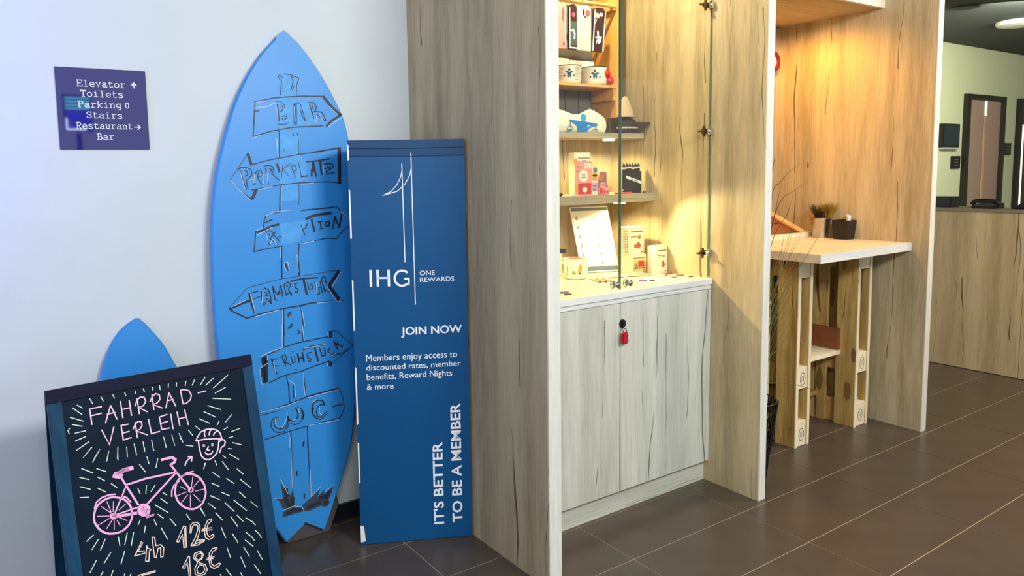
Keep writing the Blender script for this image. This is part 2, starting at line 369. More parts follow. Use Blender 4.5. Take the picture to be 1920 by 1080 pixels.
# ------------------------------------------------------------------ alcove: soffit cabinet
sf = thing('overhead_cabinet', 'oak overhead box closing the top of the pallet table alcove', 'cabinet', (1.43, .57, 2.145))
MB().box((.7825, .2990, 2.1450), (2.0744, YW - .001, 2.163)).build('underside', OAKX, sf)
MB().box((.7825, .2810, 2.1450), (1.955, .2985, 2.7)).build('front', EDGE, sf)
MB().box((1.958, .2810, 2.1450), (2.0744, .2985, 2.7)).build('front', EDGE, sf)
lr = thing('life_ring', 'small red and white ring on the alcove back, half behind the middle panel', 'ring ornament', (1.984, .846, 1.90))
rg = MB()
n, m_ = 28, 8
vs = [(1.984 + (.046 + .014 * math.cos(b)) * math.cos(a), .846 + .014 * math.sin(b), 1.948 + (.046 + .014 * math.cos(b)) * math.sin(a)) for a in [2 * math.pi * i / n for i in range(n)] for b in [2 * math.pi * j / m_ for j in range(m_)]]
rg.add(vs, [(i * m_ + j, ((i + 1) % n) * m_ + j, ((i + 1) % n) * m_ + (j + 1) % m_, i * m_ + (j + 1) % m_) for i in range(n) for j in range(m_)])
rg.build('ring', mat('dark_red', (110, 24, 12), .4), lr, smooth=True)
MB().lathe((1.984, .845, 1.948), [(.032, 0), (.034, .008)], 24, 'Y').build('centre', WHITE, lr)

# ------------------------------------------------------------------ directory sign
sg = thing('wayfinding_sign', 'square glossy indigo wall sign listing Elevator to Bar', 'sign', (-1.469, .872, 1.452))
box((-1.5985, .8725, 1.4515), (-1.3395, YW, 1.7045)).build('plate', mat('indigo_gloss', (36, 34, 104), .03, coat=.6), sg, bevel=.0015)
SP = Plane((0, .8725, 0), (1, 0, 0), (0, 0, 1), (0, -1, 0))
# slab serif strokes on a 6 x 10 grid
GL = {'E': '0,0 6,0 6,2|1,0 1,10|0,10 6,10 6,8|1,5 4,5|4,4 4,6', 'l': '1,0 5,0|3,0 3,10 1,10', 'e': '5.5,3.4 .6,3.4 .8,5.4 2.2,6.8 4,6.8 5.3,5.6 5.5,3.4|.6,3.4 1,1.2 2.6,0 4.4,0 5.6,1',
 'v': '1,7 3,0 5,7|0,7 2,7|4,7 6,7', 'a': '1,6 2.4,7 4,6.8 4.8,5.6 4.8,0 6,0|4.8,3.8 2,3.8 .6,2.6 .6,1 1.8,0 3.2,0 4.8,1.4', 't': '2,9.4 2,1.2 3,0 4.4,0 5.4,.8|.6,7 5,7',
 'o': '3,0 1,1 .4,3.5 1,6 3,7 5,6 5.6,3.5 5,1 3,0', 'r': '.6,0 4,0|2,0 2,7 .6,7|2,5 3.4,6.8 5,7 5.8,6.2', 'T': '.2,8 .2,10 5.8,10 5.8,8|3,10 3,0|1.6,0 4.4,0', 'i': '.8,0 5.2,0|3,0 3,7 1.2,7|3,9.2 3,10',
 's': '5,5.6 4.6,6.8 1.6,6.9 .8,5.4 1.6,4.2 4.6,3 5.4,1.6 4.4,0 1.4,0 .8,1.4|5,7 5,5.4|.8,0 .8,1.6', 'P': '.2,0 3,0|1.4,0 1.4,10|.2,10 4,10 5.6,8.8 5.6,6.6 4,5 1.4,5', 'k': '.2,0 2,0|1.2,0 1.2,10 .2,10|1.2,3 4.6,6.8|3.8,7 5.8,7|2.4,4 4.8,0|3.8,0 6,0',
 'n': '0,0 2.4,0|1.2,0 1.2,7 0,7|1.2,5.4 3,7 4.4,6.6 4.9,5.4 4.9,0|3.8,0 6,0', 'g': '4.8,7 6,7|4.8,7 4.8,-2 3.6,-3 1.2,-3|4.8,5.4 3.2,7 1.2,6.4 .4,4 1.2,1.6 3.2,1 4.8,2.6', '0': '3,0 1.2,1.2 .6,5 1.2,8.8 3,10 4.8,8.8 5.4,5 4.8,1.2 3,0',
 'S': '5.2,8 4.4,9.8 1.8,10 .6,8.4 1,6.4 4.8,4.6 5.6,2.4 4.6,.2 1.8,0 .6,2|5.2,10 5.2,7.6|.6,0 .6,2.4', 'R': '.2,0 2.6,0|1.4,0 1.4,10|.2,10 4,10 5.4,8.8 5.4,6.6 4,5.2 1.4,5.2|3.2,5.2 5,0 6.2,0', 'u': '.2,7 1.4,7 1.4,1.6 2.4,0 3.6,0 4.9,1.6|3.8,7 4.9,7 4.9,0 6.2,0',
 'B': '.2,0 4.2,0 5.6,1.2 5.6,4 4.2,5.2 1.4,5.2|1.4,0 1.4,10|.2,10 3.8,10 5,8.8 5,6.4 3.8,5.2', ' ': ''}
def typed(mb, pl, txt, x0, x1, yb, hh, w=.0016):
    adv = (x1 - x0) / (len(txt) - .15)
    for k, ch in enumerate(txt):
        for st in filter(None, GL[ch].split('|')):
            Q = [(x0 + adv * (k + float(a) / 6 * .85), yb + float(b) / 10 * hh) for a, b in (q.split(',') for q in st.split())]
            ribbon(mb, pl, Q, w / 2)
for txt, x0, x1, yb in (('Elevator', -1.5405, -1.402, 1.648), ('Toilets', -1.532, -1.410, 1.6165), ('Parking', -1.5415, -1.4175, 1.583), ('Stairs', -1.5195, -1.416, 1.5505), ('Restaurant', -1.550, -1.388, 1.517), ('Bar', -1.494, -1.444, 1.4825)):
    mb = MB(); typed(mb, SP, txt, x0, x1, yb, .0185, .0021)
    if txt == 'Parking': typed(mb, SP, '0', -1.4060, -1.3945, yb, .0175, .0021)
    mb.build('lettering', INK, sg)
aw = MB(); ribbon(aw, SP, [(-1.3765, 1.648), (-1.3765, 1.663)], .0013); ribbon(aw, SP, [(-1.384, 1.656), (-1.3765, 1.665), (-1.369, 1.656)], .0016)
aw.build('arrow', INK, sg)
aw = MB(); ribbon(aw, SP, [(-1.383, 1.5235), (-1.367, 1.5235)], .0013); ribbon(aw, SP, [(-1.373, 1.531), (-1.365, 1.5235), (-1.373, 1.516)], .0016)
aw.build('arrow', INK, sg)

# traced drawings and lettering, in millimetres on their own board (stroke width : points)
D_TITLE = '4.2:101,-70 102,-113|4.2:101,-70 131,-70|4.2:102,-89 129,-88|4.2:154,-72 136,-116|4.2:154,-72 166,-113|4.2:142,-94 163,-93|4.2:180,-66 181,-112|4.2:203,-68 204,-111|4.2:181,-89 203,-89|4.2:224,-67 225,-111|4.2:217,-87 223,-72 233,-65 243,-68 246,-80 238,-91 225,-93 247,-110|4.2:265,-64 265,-108|4.2:258,-83 265,-70 276,-64 285,-70 285,-83 276,-91 264,-93 288,-108|4.2:312,-69 298,-110|4.2:312,-69 326,-111|4.2:303,-91 321,-90|4.2:124,-133 139,-177 155,-132|4.2:174,-132 175,-173|4.2:174,-132 193,-133|4.2:174,-154 193,-153|4.2:175,-173 196,-171|4.2:211,-132 212,-175|4.2:204,-149 211,-137 219,-131 228,-134 228,-145 221,-154 211,-156 239,-174|4.2:247,-131 250,-173 273,-172|4.2:277,-132 279,-168|4.2:277,-132 299,-129|4.2:277,-151 298,-149|4.2:279,-168 301,-169|4.2:309,-130 310,-174|4.2:345,-68 347,-109|4.2:345,-68 355,-68 369,-74 374,-89 369,-102 356,-109 347,-109|4.2:394,-86 418,-85|4.2:327,-128 330,-170|4.2:349,-127 354,-172|4.2:329,-149 352,-148'
D_RAYS = '3:104,-42 110,-57|3:133,-44 137,-56|3:163,-44 166,-54|3:194,-44 196,-54|3:222,-45 222,-53|3:244,-43 246,-53|3:269,-44 269,-53|3:289,-43 289,-55|3:314,-43 312,-54|3:337,-44 335,-55|3:72,-53 84,-64|3:60,-58 81,-81|3:52,-82 82,-99|3:55,-102 78,-112|3:59,-126 85,-126|3:57,-147 83,-141|3:57,-172 89,-157|3:71,-195 95,-173|3:97,-204 114,-183|3:129,-211 135,-193|3:159,-189 154,-219|3:181,-193 180,-221|3:201,-190 204,-222|3:225,-190 226,-217|3:248,-190 250,-222|3:282,-191 284,-221|3:304,-190 309,-222|3:325,-190 328,-208|3:48,-110 43,-116 45,-125|3:364,-45 360,-58|3:390,-45 380,-60|3:421,-44 404,-64|3:445,-52 420,-68|3:490,-51 441,-81|3:478,-86 444,-97|3:435,-111 489,-125|3:417,-129 454,-149|3:403,-144 435,-167|3:387,-162 415,-181|3:373,-180 385,-194|3:352,-187 362,-205|3:339,-228 359,-236|3:281,-190 285,-221|3:304,-191 309,-222|3:325,-190 332,-218|3:485,-171 463,-189|3:444,-182 437,-192|3:467,-205 455,-210|3:504,-218 477,-221|3:479,-237 466,-237|3:475,-254 501,-267|3:460,-268 471,-272|3:93,-174 71,-195|3:114,-183 92,-213|3:135,-194 127,-219|3:158,-191 155,-223|3:181,-197 180,-221|3:203,-202 204,-222|3:227,-208 226,-218|3:249,-214 251,-222|3:230,-233 233,-254|3:258,-246 250,-270|3:208,-249 221,-274|3:64,-222 90,-241|3:100,-232 122,-246|3:57,-244 79,-256|3:100,-255 116,-269|3:55,-268 79,-282|3:131,-281 144,-296|3:97,-284 116,-300|3:52,-296 73,-301|3:196,-312 200,-328|3:219,-311 215,-332|3:242,-316 229,-331|3:260,-343 269,-352|3:252,-357 268,-375|3:235,-370 267,-401|3:239,-397 252,-412|3:269,-418 283,-443|3:227,-408 232,-425|3:192,-398 185,-409|3:203,-418 198,-435|3:243,-436 256,-472|3:315,-420 323,-438|3:357,-415 366,-441|3:386,-293 380,-308|3:397,-354 401,-358|3:388,-389 396,-395|3:380,-408 392,-421|3:73,-401 55,-412|3:83,-416 65,-437|3:100,-420 85,-445|3:132,-425 133,-449|3:155,-422 145,-451|3:171,-426 161,-458|3:109,-459 90,-481|3:143,-467 130,-497|3:72,-468 54,-493|3:85,-501 78,-510|3:109,-507 103,-519|3:136,-525 135,-530|3:151,-531 149,-535|3:389,-389 416,-409|3:484,-417 492,-425|3:455,-421 489,-462|3:504,-439 524,-463|3:428,-421 452,-454|3:380,-408 399,-430|3:397,-441 414,-468|3:458,-466 474,-490|3:439,-465 456,-500|3:483,-482 500,-498 509,-512|3:407,-486 416,-520|3:506,-526 517,-542 522,-554|3:437,-515 450,-545|3:478,-524 493,-542 500,-556|3:472,-544 493,-570|3:416,-549 422,-579|3:464,-562 478,-595|3:503,-585 515,-616|3:452,-588 461,-620|3:489,-623 504,-655|3:405,-606 417,-630|3:445,-631 449,-642|3:386,-615 388,-620|3:355,-415 366,-441|3:461,-285 487,-308|3:441,-284 449,-294|3:437,-301 452,-330|3:416,-293 419,-307|3:388,-293 380,-308|3:478,-334 494,-354|3:405,-325 424,-345|3:442,-353 463,-374|3:483,-367 511,-400|3:397,-354 418,-370|3:422,-388 444,-405|3:474,-402 492,-425|3:389,-388 416,-409|3:504,-439 524,-463'
D_FACE = '4:369,-223 376,-212 386,-201 402,-197 419,-199 435,-207 443,-219 445,-236|4:369,-223 392,-224 421,-229 447,-236|4:400,-198 396,-208 397,-217|4:417,-201 412,-207 409,-215|4:434,-209 426,-213 422,-219|4:376,-227 376,-248 379,-270 387,-281 398,-286 411,-283 424,-273 431,-259 436,-236|4:436,-242 445,-238 451,-240 454,-248 449,-257 440,-260 435,-270 432,-274|4:403,-248 397,-255 400,-259 405,-259|4:391,-262 395,-269 401,-271 408,-271 414,-264|4:388,-239 391,-245|4:388,-242 392,-243|4:388,-244 392,-240|4:413,-243 416,-249|4:413,-246 417,-246|4:413,-248 417,-243|4:329,-285 334,-275 342,-269 351,-266|4:341,-262 352,-265 349,-277'
D_BIKE = '6.5:143,-413 133,-414 122,-413 111,-410 102,-405 93,-397 87,-388 82,-378 79,-368 79,-357 81,-347 85,-337 91,-329 99,-323 109,-319 119,-317 130,-317 140,-321 150,-326 159,-333 166,-342 171,-353 174,-364 174,-375 172,-385 167,-395 161,-403 152,-409 143,-413|6.5:377,-365 377,-377 374,-387 369,-396 363,-404 355,-409 346,-411 336,-412 327,-409 318,-404 310,-397 303,-389 297,-378 294,-368 292,-356 293,-345 296,-335 300,-326 306,-319 314,-313 323,-310 332,-310 342,-312 351,-317 359,-323 367,-332 372,-343 376,-354 377,-365|6.5:158,-273 167,-296 192,-357|6.5:169,-295 219,-292 301,-296|6.5:304,-296 215,-361|6.5:290,-272 335,-356|5:167,-298 127,-368|5:131,-366 191,-363|5:131,-369 185,-375|5:131,-372 185,-379|5:83,-334 90,-319 104,-311 122,-309 138,-312|5:153,-321 165,-329 174,-344|5:318,-312 330,-306 350,-307|5:308,-323 292,-331 284,-344 282,-360|9:268,-252 287,-252|9:287,-252 298,-253 305,-261 301,-268 290,-272|14:140,-262 152,-268 159,-264|14:151,-260 167,-254|14:165,-254 189,-254|11:144,-258 160,-257 177,-254|11:217,-378 216,-381 215,-384 213,-386 211,-387 208,-388 206,-388 203,-388 200,-386 198,-385 195,-382 194,-380 192,-377 192,-374 192,-371 193,-368 194,-365 196,-364 198,-362 200,-361 203,-361 206,-362 209,-363 211,-364 213,-367 215,-369 217,-372 217,-375 217,-378|11:130,-369 130,-370 129,-371 129,-372 128,-372 127,-372 127,-372 126,-372 125,-372 124,-371 123,-370 123,-370 123,-369 122,-368 122,-367 123,-366 123,-365 124,-365 124,-364 125,-364 126,-364 127,-364 127,-364 128,-365 129,-366 129,-366 130,-367 130,-368 130,-369|4:343,-359 342,-360 341,-361 341,-362 339,-363 338,-363 337,-363 335,-363 334,-362 333,-362 332,-360 331,-359 330,-358 330,-356 330,-355 330,-353 331,-352 332,-351 333,-351 334,-350 336,-350 337,-350 338,-351 340,-352 341,-353 342,-354 342,-356 343,-357 343,-359|4:209,-396 229,-395|4:210,-385 218,-395|4:210,-376 210,-378 209,-379 208,-380 207,-380 206,-381 205,-381 204,-380 202,-380 201,-379 200,-378 199,-377 199,-376 199,-374 199,-373 199,-371 200,-370 200,-369 201,-369 203,-368 204,-368 205,-369 206,-369 208,-370 209,-371 209,-372 210,-374 210,-375 210,-376|4:205,-363 203,-386|4:195,-372 214,-378|7:209,-396 227,-395|2.6:131,-329 127,-356|2.6:115,-325 122,-356|2.6:100,-334 120,-356|2.6:87,-356 119,-365|2.6:85,-380 115,-371|2.6:106,-395 122,-377|2.6:127,-378 124,-404|2.6:134,-381 140,-398|2.6:137,-373 159,-390|2.6:142,-356 160,-345|2.6:347,-321 339,-349|2.6:366,-334 345,-351|2.6:308,-339 322,-351|2.6:295,-362 324,-359|2.6:326,-367 302,-388|2.6:333,-371 329,-403|2.6:342,-371 359,-397|2.6:349,-364 374,-365'
D_PRICE = '3:188,-456 166,-488 193,-489|3:191,-460 176,-479 193,-483|3:200,-471 192,-510 200,-514 205,-487 210,-485 201,-478 200,-471|3:216,-453 216,-478 216,-508 220,-511 228,-488 235,-488 232,-513 238,-514 243,-491 236,-480 223,-479 223,-456 216,-453|3:168,-541 214,-544|3:177,-545 213,-547|3:169,-486 186,-458|3:303,-450 279,-486 284,-489 297,-472 296,-508 303,-509 309,-454 303,-450|3:305,-457 300,-506|3:318,-474 322,-454 330,-449 341,-451 348,-460 347,-473 337,-495 327,-508|3:321,-475 326,-460 334,-455 342,-461 341,-471 331,-491 316,-509|3:316,-510 334,-514 355,-509 355,-505 332,-500|3:321,-509 352,-507|3:383,-454 372,-455 363,-467 358,-483 359,-500 367,-509 378,-508 384,-504 381,-498 370,-502 365,-493 365,-481 371,-466 383,-459 383,-454|3:353,-475 381,-479|3:351,-479 381,-485|3:306,-535 285,-561 291,-564 300,-551 300,-589|3:308,-537 304,-590|3:340,-533 323,-534 318,-545 328,-559 341,-555 347,-545 340,-533|3:340,-538 327,-540 323,-547 330,-555 340,-553 343,-543 340,-538|3:328,-561 318,-574 317,-591 327,-598|3:332,-563 348,-574 352,-590 342,-600 327,-598|3:333,-569 323,-578 325,-591 336,-595 345,-588 343,-575 333,-569|3:387,-538 374,-537 364,-546 360,-564 361,-583 371,-593 384,-592 391,-586 387,-583 373,-587 366,-578 365,-561 373,-547 386,-542 387,-538|3:355,-558 376,-561|3:353,-562 374,-565'
D_SIGN = '3:-27,1709 -19,1715 -7,1703|3:-3,1719 20,1718 51,1707 41,1681 38,1646|3:-26,1708 -14,1693 -21,1644|3:24,1712 29,1695 18,1662|3:31,1680 24,1663|4:-115,1616 -45,1633 0,1638 52,1643 140,1646|4:-113,1616 -117,1585 -127,1496|4:-127,1496 -57,1517 20,1531 134,1538|4:-117,1584 -102,1586|11:142,1644 173,1606 207,1579|8:207,1580 170,1558 147,1537|5:-34,1609 -31,1553|3:-22,1607 -14,1602 -16,1590 -27,1584|3:-19,1568 -8,1573 -2,1566 -7,1559 -17,1556 -20,1563|3:-34,1541 -15,1539 3,1547|3:-41,1622 -21,1622 -9,1610 -7,1598|3:27,1611 40,1619 53,1612 67,1555|3:52,1595 54,1575 66,1555|3:29,1599 29,1559|4:82,1621 101,1622 112,1607 107,1591 96,1586|4:86,1613 100,1564|4:107,1589 129,1589 141,1575 146,1557|4:113,1579 143,1557|4:95,1611 100,1599|4:-32,1517 -33,1490|4:19,1507 20,1501|4:34,1510 36,1500|4:-33,1490 -37,1424|4:-40,1323 -47,1233|2:-20,1455 -18,1444|2:38,1490 35,1431|2:29,1326 26,1251|2:-150,1436 -216,1346|10:-149,1435 -139,1399|3.5:-137,1398 -86,1412 -25,1423 35,1434 131,1445|5:94,1442 198,1458|15:194,1456 188,1327|3.5:-216,1346 -179,1306 -146,1278|3.5:-143,1310 -30,1327 29,1331 142,1333 180,1328|3.5:-118,1314 -128,1310|11:-128,1310 -140,1284 -146,1280|3.5:-184,1384 -174,1390 -155,1388 -141,1381 -138,1366 -148,1354 -160,1345 -156,1312|3.5:-180,1381 -162,1313|3.5:-163,1379 -154,1374 -154,1364 -163,1358|3.5:-134,1332 -130,1364 -119,1378 -107,1380 -101,1361 -97,1339|3.5:-135,1330 -127,1332|3.5:-115,1373 -121,1354 -106,1329|3.5:-118,1356 -108,1358|3.5:-95,1392 -79,1396 -64,1391 -60,1377 -68,1367 -42,1342|3.5:-90,1385 -82,1329|3.5:-77,1385 -67,1380 -75,1370|8:-47,1400 -40,1372|2.5:-26,1396 -34,1352|2.5:-8,1357 -27,1382 2,1401|2.5:4,1391 20,1396 24,1378 11,1371|2.5:5,1386 20,1351|2.5:32,1408 41,1352|5:63,1407 103,1410 152,1417|5:66,1356 39,1353|7:89,1406 79,1354|7:89,1405 97,1353|7:115,1407 119,1359|7:79,1375 95,1376|4:126,1397 162,1399 169,1389 138,1369 138,1360 171,1366|4:131,1379 156,1389 150,1379|3.5:-99,1223 -69,1227 -7,1232|3.5:-98,1220 -108,1191 -110,1174|3.5:-136,1166 -148,1094|3.5:-148,1094 -101,1101 -45,1107|5:-103,1193 -75,1204|5:34,1231 164,1237|8:-132,1161 -102,1171 -76,1181|8:-76,1181 -53,1185|3.5:170,1238 229,1190|3.5:225,1168 193,1149 165,1119|3.5:165,1119 125,1123 30,1112|3.5:-103,1162 -87,1166 -75,1157 -79,1143 -89,1136 -62,1117|3.5:-100,1156 -92,1114|3.5:-92,1153 -88,1148|3.5:-68,1159 -73,1147 -54,1126|3.5:-56,1141 -46,1141|3.5:29,1179 42,1140|3.5:53,1182 49,1167 36,1163|10:50,1199 75,1209 113,1214 148,1216|8:71,1197 79,1150|5:96,1185 112,1188|5:104,1185 106,1162|5:100,1159 113,1161|5:122,1176 128,1185 139,1183 138,1170 127,1167 122,1176|7:162,1202 154,1159|7:162,1202 179,1160|7:190,1209 179,1162|4:-47,1106 -53,994|4:18,1111 12,1059 12,993|4:-45,1262 -46,1232|6:-37,1043 -30,1017|2:-49,989 18,992 162,1000|2:-52,989 -113,980 -173,970 -183,965 -244,906|8:-244,902 -207,914 -178,922|3:-178,923 -126,936|3:-239,908 -183,926|5:-240,896 -186,862 -144,871 -58,880 12,884 58,889 178,882|13:168,997 147,972 126,946|13:126,943 144,918 162,891|6:-174,948 -167,909 -159,879|4:-172,948 -139,954|4:-173,920 -183,919|4:-130,920 -130,950 -117,962 -105,955 -98,931 -97,904|4:-130,923 -123,899 -111,923 -97,904|4:-118,946 -110,943 -116,933 -106,935|4:-89,965 -82,915 -72,913|4:-89,965 -78,939 -62,943|4:-58,965 -53,924|4:-61,965 -65,938|4:-75,934 -60,937|4:-48,966 -32,975 -21,963 -31,949 -19,925|4:-46,963 -40,928 -29,936 -19,928|4:-38,965 -33,957|4:4,968 -7,964 -5,952 5,945 2,933 -8,937|6:-21,976 23,982 82,980|8:28,979 37,922|4:42,965 45,941 61,940 58,963|4:54,958 50,948|4:70,967 78,917 86,919 85,942|4:92,965 97,920|4:85,942 93,944|4:103,982 97,972 102,951 108,924|4:103,983 113,978 114,955|4:103,933 125,923|4:-53,879 -57,781|4:13,883 15,842 17,809 12,771|4:-50,1052 -53,989|4:13,1046 13,993|4:-40,854 -31,865 -26,860 -39,849|4:-41,806 -25,822 -26,812 -38,805|4:-5,796 3,785 -7,780|5:-37,1040 -30,1017|4:-57,820 -60,740|4:15,810 14,751|4:-124,721 -62,739 -19,747 15,750 65,752 110,754|4:-121,620 -68,636 4,642 48,652 112,662|15:-137,711 -136,693|15:-132,716 -132,684|15:-135,680 -137,625|14:-141,677 -143,647|14:-126,709 -131,628|13:122,771 121,753|13:115,657 114,644|2.5:132,773 151,769 169,746 211,708 173,684 126,651|4:191,698 169,685 130,680|6:-106,699 -92,647|3.5:-110,703 -85,702|3.5:-96,676 -83,676|3.5:-73,705 -61,713 -51,703 -53,693 -60,688 -37,671|3.5:-68,704 -57,670|3.5:-60,698 -56,680|3.5:-37,714 -36,713|3.5:-29,720 -28,718|3.5:-35,703 -30,676 -21,679 -22,701|6:-10,708 -5,676|6:8,710 13,674|6:-7,690 12,691|4:38,706 27,703 27,689 41,680 36,672 29,675|4:44,706 37,705|7:12,721 41,727 99,727|7:57,720 67,669|5:76,715 85,684 97,687 94,714|5:117,711 107,701 114,687 128,684 135,690|5:133,736 148,700|5:137,719 151,726|5:144,721 168,710|3:-57,635 -48,582|3:9,641 12,574|3:-16,651 -20,652|4:-50,603 -50,534|4:9,592 14,542|4:-32,599 -34,556 -31,546|4:-157,516 -58,529 15,542|6:15,543 87,549 142,552|2.5:144,550 155,525 161,494|2.5:-158,508 -90,512|5:115,486 158,490|3.5:161,489 161,469 141,437 55,435 -51,429 -150,417|5:-100,490 -109,485 -112,472 -105,453 -90,444 -74,445 -63,455 -59,472 -61,486|5:-55,471 -46,465 -35,463 -23,474 -20,489 -28,510|5:82,502 74,519 55,522 38,513 33,494 36,473 49,455|3:-111,490 -123,475 -123,457 -112,439 -95,431 -75,432 -63,442 -56,458|3:-51,457 -36,448 -18,450 -3,463 2,480 -4,499 -21,513|4:80,500 66,503 54,494 50,477 54,462 66,456 92,473|4:49,455 63,448 77,453 93,466|4:79,515 83,500|4:-59,485 -55,467|7:38,497 35,482|7:-6,497 0,478 -6,466|3.5:-51,426 -54,365|3.5:13,431 9,351|3.5:-7,361 -3,376|3:-51,404 -56,213|3:12,390 9,167|5:-5,378 -8,362|5:-37,274 -38,258|5:-13,181 -14,165|13:-81,126 -56,133 -31,126|13:-6,125 20,131 45,132|15:-88,185 -79,166 -76,149|15:-58,177 -63,154|15:-82,216 -80,191|15:72,142 82,165|15:63,128 75,124|15:46,149 68,151'
D_GRASS = '1:-101,258 -75,198 -66,191 -55,211 -52,144 -76,149 -95,143 -109,180 -127,195 -94,185|1:-101,116 -97,134 -80,144 -51,145 -25,135 -20,123 -24,117 -57,117|1:-24,141 11,161 49,189 38,157 66,179 62,161 104,188 90,150 80,135 84,122 75,112 62,111 47,119 1,111 -17,117'
D_WHITE = '2:157,1613 194,1581|2:153,1534 210,1571|2:112,1576 108,1549|2:123,1577 137,1554|2:-38,1607 -35,1556|2:27,1604 28,1552|2:-113,1614 -76,1622|2:-130,1491 -102,1501|2:-119,1594 -67,1603 -41,1616|2:-180,1374 -167,1316|2:-136,1347 -153,1345|2:-215,1346 -191,1317 -150,1275|2:-44,1490 -42,1426|2:-36,1318 -42,1234|2:-118,1311 -68,1321|2:40,1326 87,1329|2:-130,1364 -134,1335|2:-100,1368 -100,1332|2:-86,1368 -84,1334|2:129,1397 127,1364|2:-99,1220 -69,1229 -7,1233|2:-135,1168 -112,1176|2:-135,1151 -77,1176|2:-100,1154 -95,1124|2:-88,1119 -79,1133 -65,1117|2:-51,1104 -54,1066|2:-41,1045 -28,1047 -24,1021|2:8,1072 10,1008|2:188,1222 229,1187|2:30,1110 76,1117|2:-169,947 -156,879|2:-239,908 -185,926|2:118,942 148,889|2:176,993 137,940|2:-124,959 -130,910|2:-57,879 -63,781|2:14,876 23,808|2:-157,864 -69,878|2:76,886 173,882|2:75,964 76,920|2:-41,1046 -42,1031 -33,1015|2:-145,718 -119,729 -62,740|2:-150,678 -121,692|2:-151,674 -150,627 -143,615|2:-62,820 -66,743|2:-123,702 -120,721|2:14,810 17,752|2:-102,692 -95,652|2:9,639 6,575|2:102,655 106,640|2:111,773 112,754|2:18,725 99,727|2:107,692 125,680 140,689|2:-45,615 -28,596|2:-155,518 -59,525 -18,533|2:17,539 142,548|2:-107,487 -108,465 -96,449|2:-60,499 -66,474 -85,447|2:-19,509 -16,490|2:-28,466 -44,467|2:63,495 60,475 71,464|2:34,518 53,526|2:-60,424 -59,368|2:18,434 140,431|2:-28,599 -26,548|2:8,588 10,547|2:-101,258 -75,198|2:-126,195 -94,187|2:-95,142 -55,147 -27,135 -19,123|2:-54,405 -58,214|2:14,266 11,167|2:49,190 11,163|2:104,188 69,168'
D_LOGO = '3:188,1391 190,1043|3:221,1428 223,888|2.4:189,1371 183,1345 170,1319 148,1295 118,1281|2.4:221,1377 215,1350 196,1318 169,1295 118,1281'
D_WASH = '1:-27,1704 50,1708 39,1646 36,1535 41,1490 -32,1490 -31,1524 -37,1607 -21,1644|1:25,1616 85,1621 108,1556 96,1538 20,1537|1:-32,1490 41,1490 36,1433 60,1408 57,1348 31,1331 28,1266 -39,1268 -42,1333 -38,1416|1:-51,1188 48,1193 20,1119 -45,1111'
D_BLADES = [[(1.043, 1.217), (1.092, 1.284), (1.168, 1.336), (1.255, 1.375)], [(1.042, 1.067), (1.082, 1.206), (1.116, 1.325)], [(1.048, 1.091), (1.11, 1.209), (1.192, 1.246), (1.272, 1.28)], [(1.048, 1.013), (1.156, 1.148), (1.188, 1.237)], [(1.044, 1.334), (1.057, 1.384)], [(1.047, 0.849), (1.105, 0.938), (1.128, 1.055)], [(1.059, 0.632), (1.176, 0.763), (1.25, 0.84)], [(1.063, 0.516), (1.098, 0.535), (1.179, 0.604), (1.249, 0.68)], [(1.052, 0.705), (1.141, 0.834), (1.206, 0.917), (1.25, 0.97)], [(1.056, 0.402), (1.251, 0.353), (1.5, 0.245)], [(1.049, 0.777), (1.128, 0.876), (1.165, 0.945)], [(1.06, 0.584), (1.116, 0.673), (1.194, 0.724)], [(1.048, 0.813), (1.075, 0.917), (1.111, 0.985)], [(1.051, 0.741), (1.111, 0.806), (1.236, 0.883)]]
# ------------------------------------------------------------------ surfboards
def smooth_closed(P, seg=4, sharp=()):
    out = []; n = len(P)
    for i in range(n):
        p0, p1, p2, p3 = P[i - 1], P[i], P[(i + 1) % n], P[(i + 2) % n]
        if i in sharp: p0 = p1
        if (i + 1) % n in sharp: p3 = p2
        for k in range(seg):
            t = k / seg
            out.append(tuple(.5 * (2 * b + (c - a) * t + (2 * a - 5 * b + 4 * c - d) * t * t + (3 * b - a - 3 * c + d) * t ** 3) for a, b, c, d in zip(p0, p1, p2, p3)))
    return out
SURF = mat('blue_board_paint', (40, 138, 212), .42, noise=.03, nscale=5)
def board(name, label, plane, out, th, sharp, em):
    t = thing(name, label, 'surfboard', tuple(plane.o), None)
    P = smooth_closed(out, 5, sharp); mb = MB(); n = len(P)
    e = .006
    cx = sum(p[0] for p in P) / n; cy = sum(p[1] for p in P) / n
    F = [plane.o + plane.u * (x - e * (1 if x > cx else -1)) + plane.v * y for x, y in P]
    A = [plane.o + plane.u * x + plane.v * y - plane.n * .006 for x, y in P]
    B = [plane.o + plane.u * x + plane.v * y - plane.n * th for x, y in P]
    mb.add(F, [tuple(range(n))])
    mb.add(F + A + B, [(i, (i + 1) % n, n + (i + 1) % n, n + i) for i in range(n)] + [(n + i, n + (i + 1) % n, 2 * n + (i + 1) % n, 2 * n + i) for i in range(n)])
    mb.add(B, [tuple(range(n))[::-1]])
    mb.build('deck', SURF, t, fix=False, smooth=True)
    return t
vv = Vector((0, .062, 1.87)).normalized(); nn = Vector((1, 0, 0)).cross(vv)
SB = Plane((-.88, .79, 0), (1, 0, 0), vv, nn, .0010)
out = [(.010, 1.873), (-.043, 1.825), (-.101, 1.757), (-.160, 1.660), (-.206, 1.552), (-.262, 1.361), (-.287, 1.181), (-.296, .944), (-.292, .749), (-.276, .569), (-.235, .40), (-.176, .225), (-.150, .12), (-.094, .022), (-.012, .075), (.063, .024), (.122, .16), (.186, .331), (.223, .596), (.243, .90), (.252, 1.210), (.249, 1.352), (.228, 1.532), (.191, 1.629), (.126, 1.743), (.063, 1.825)]
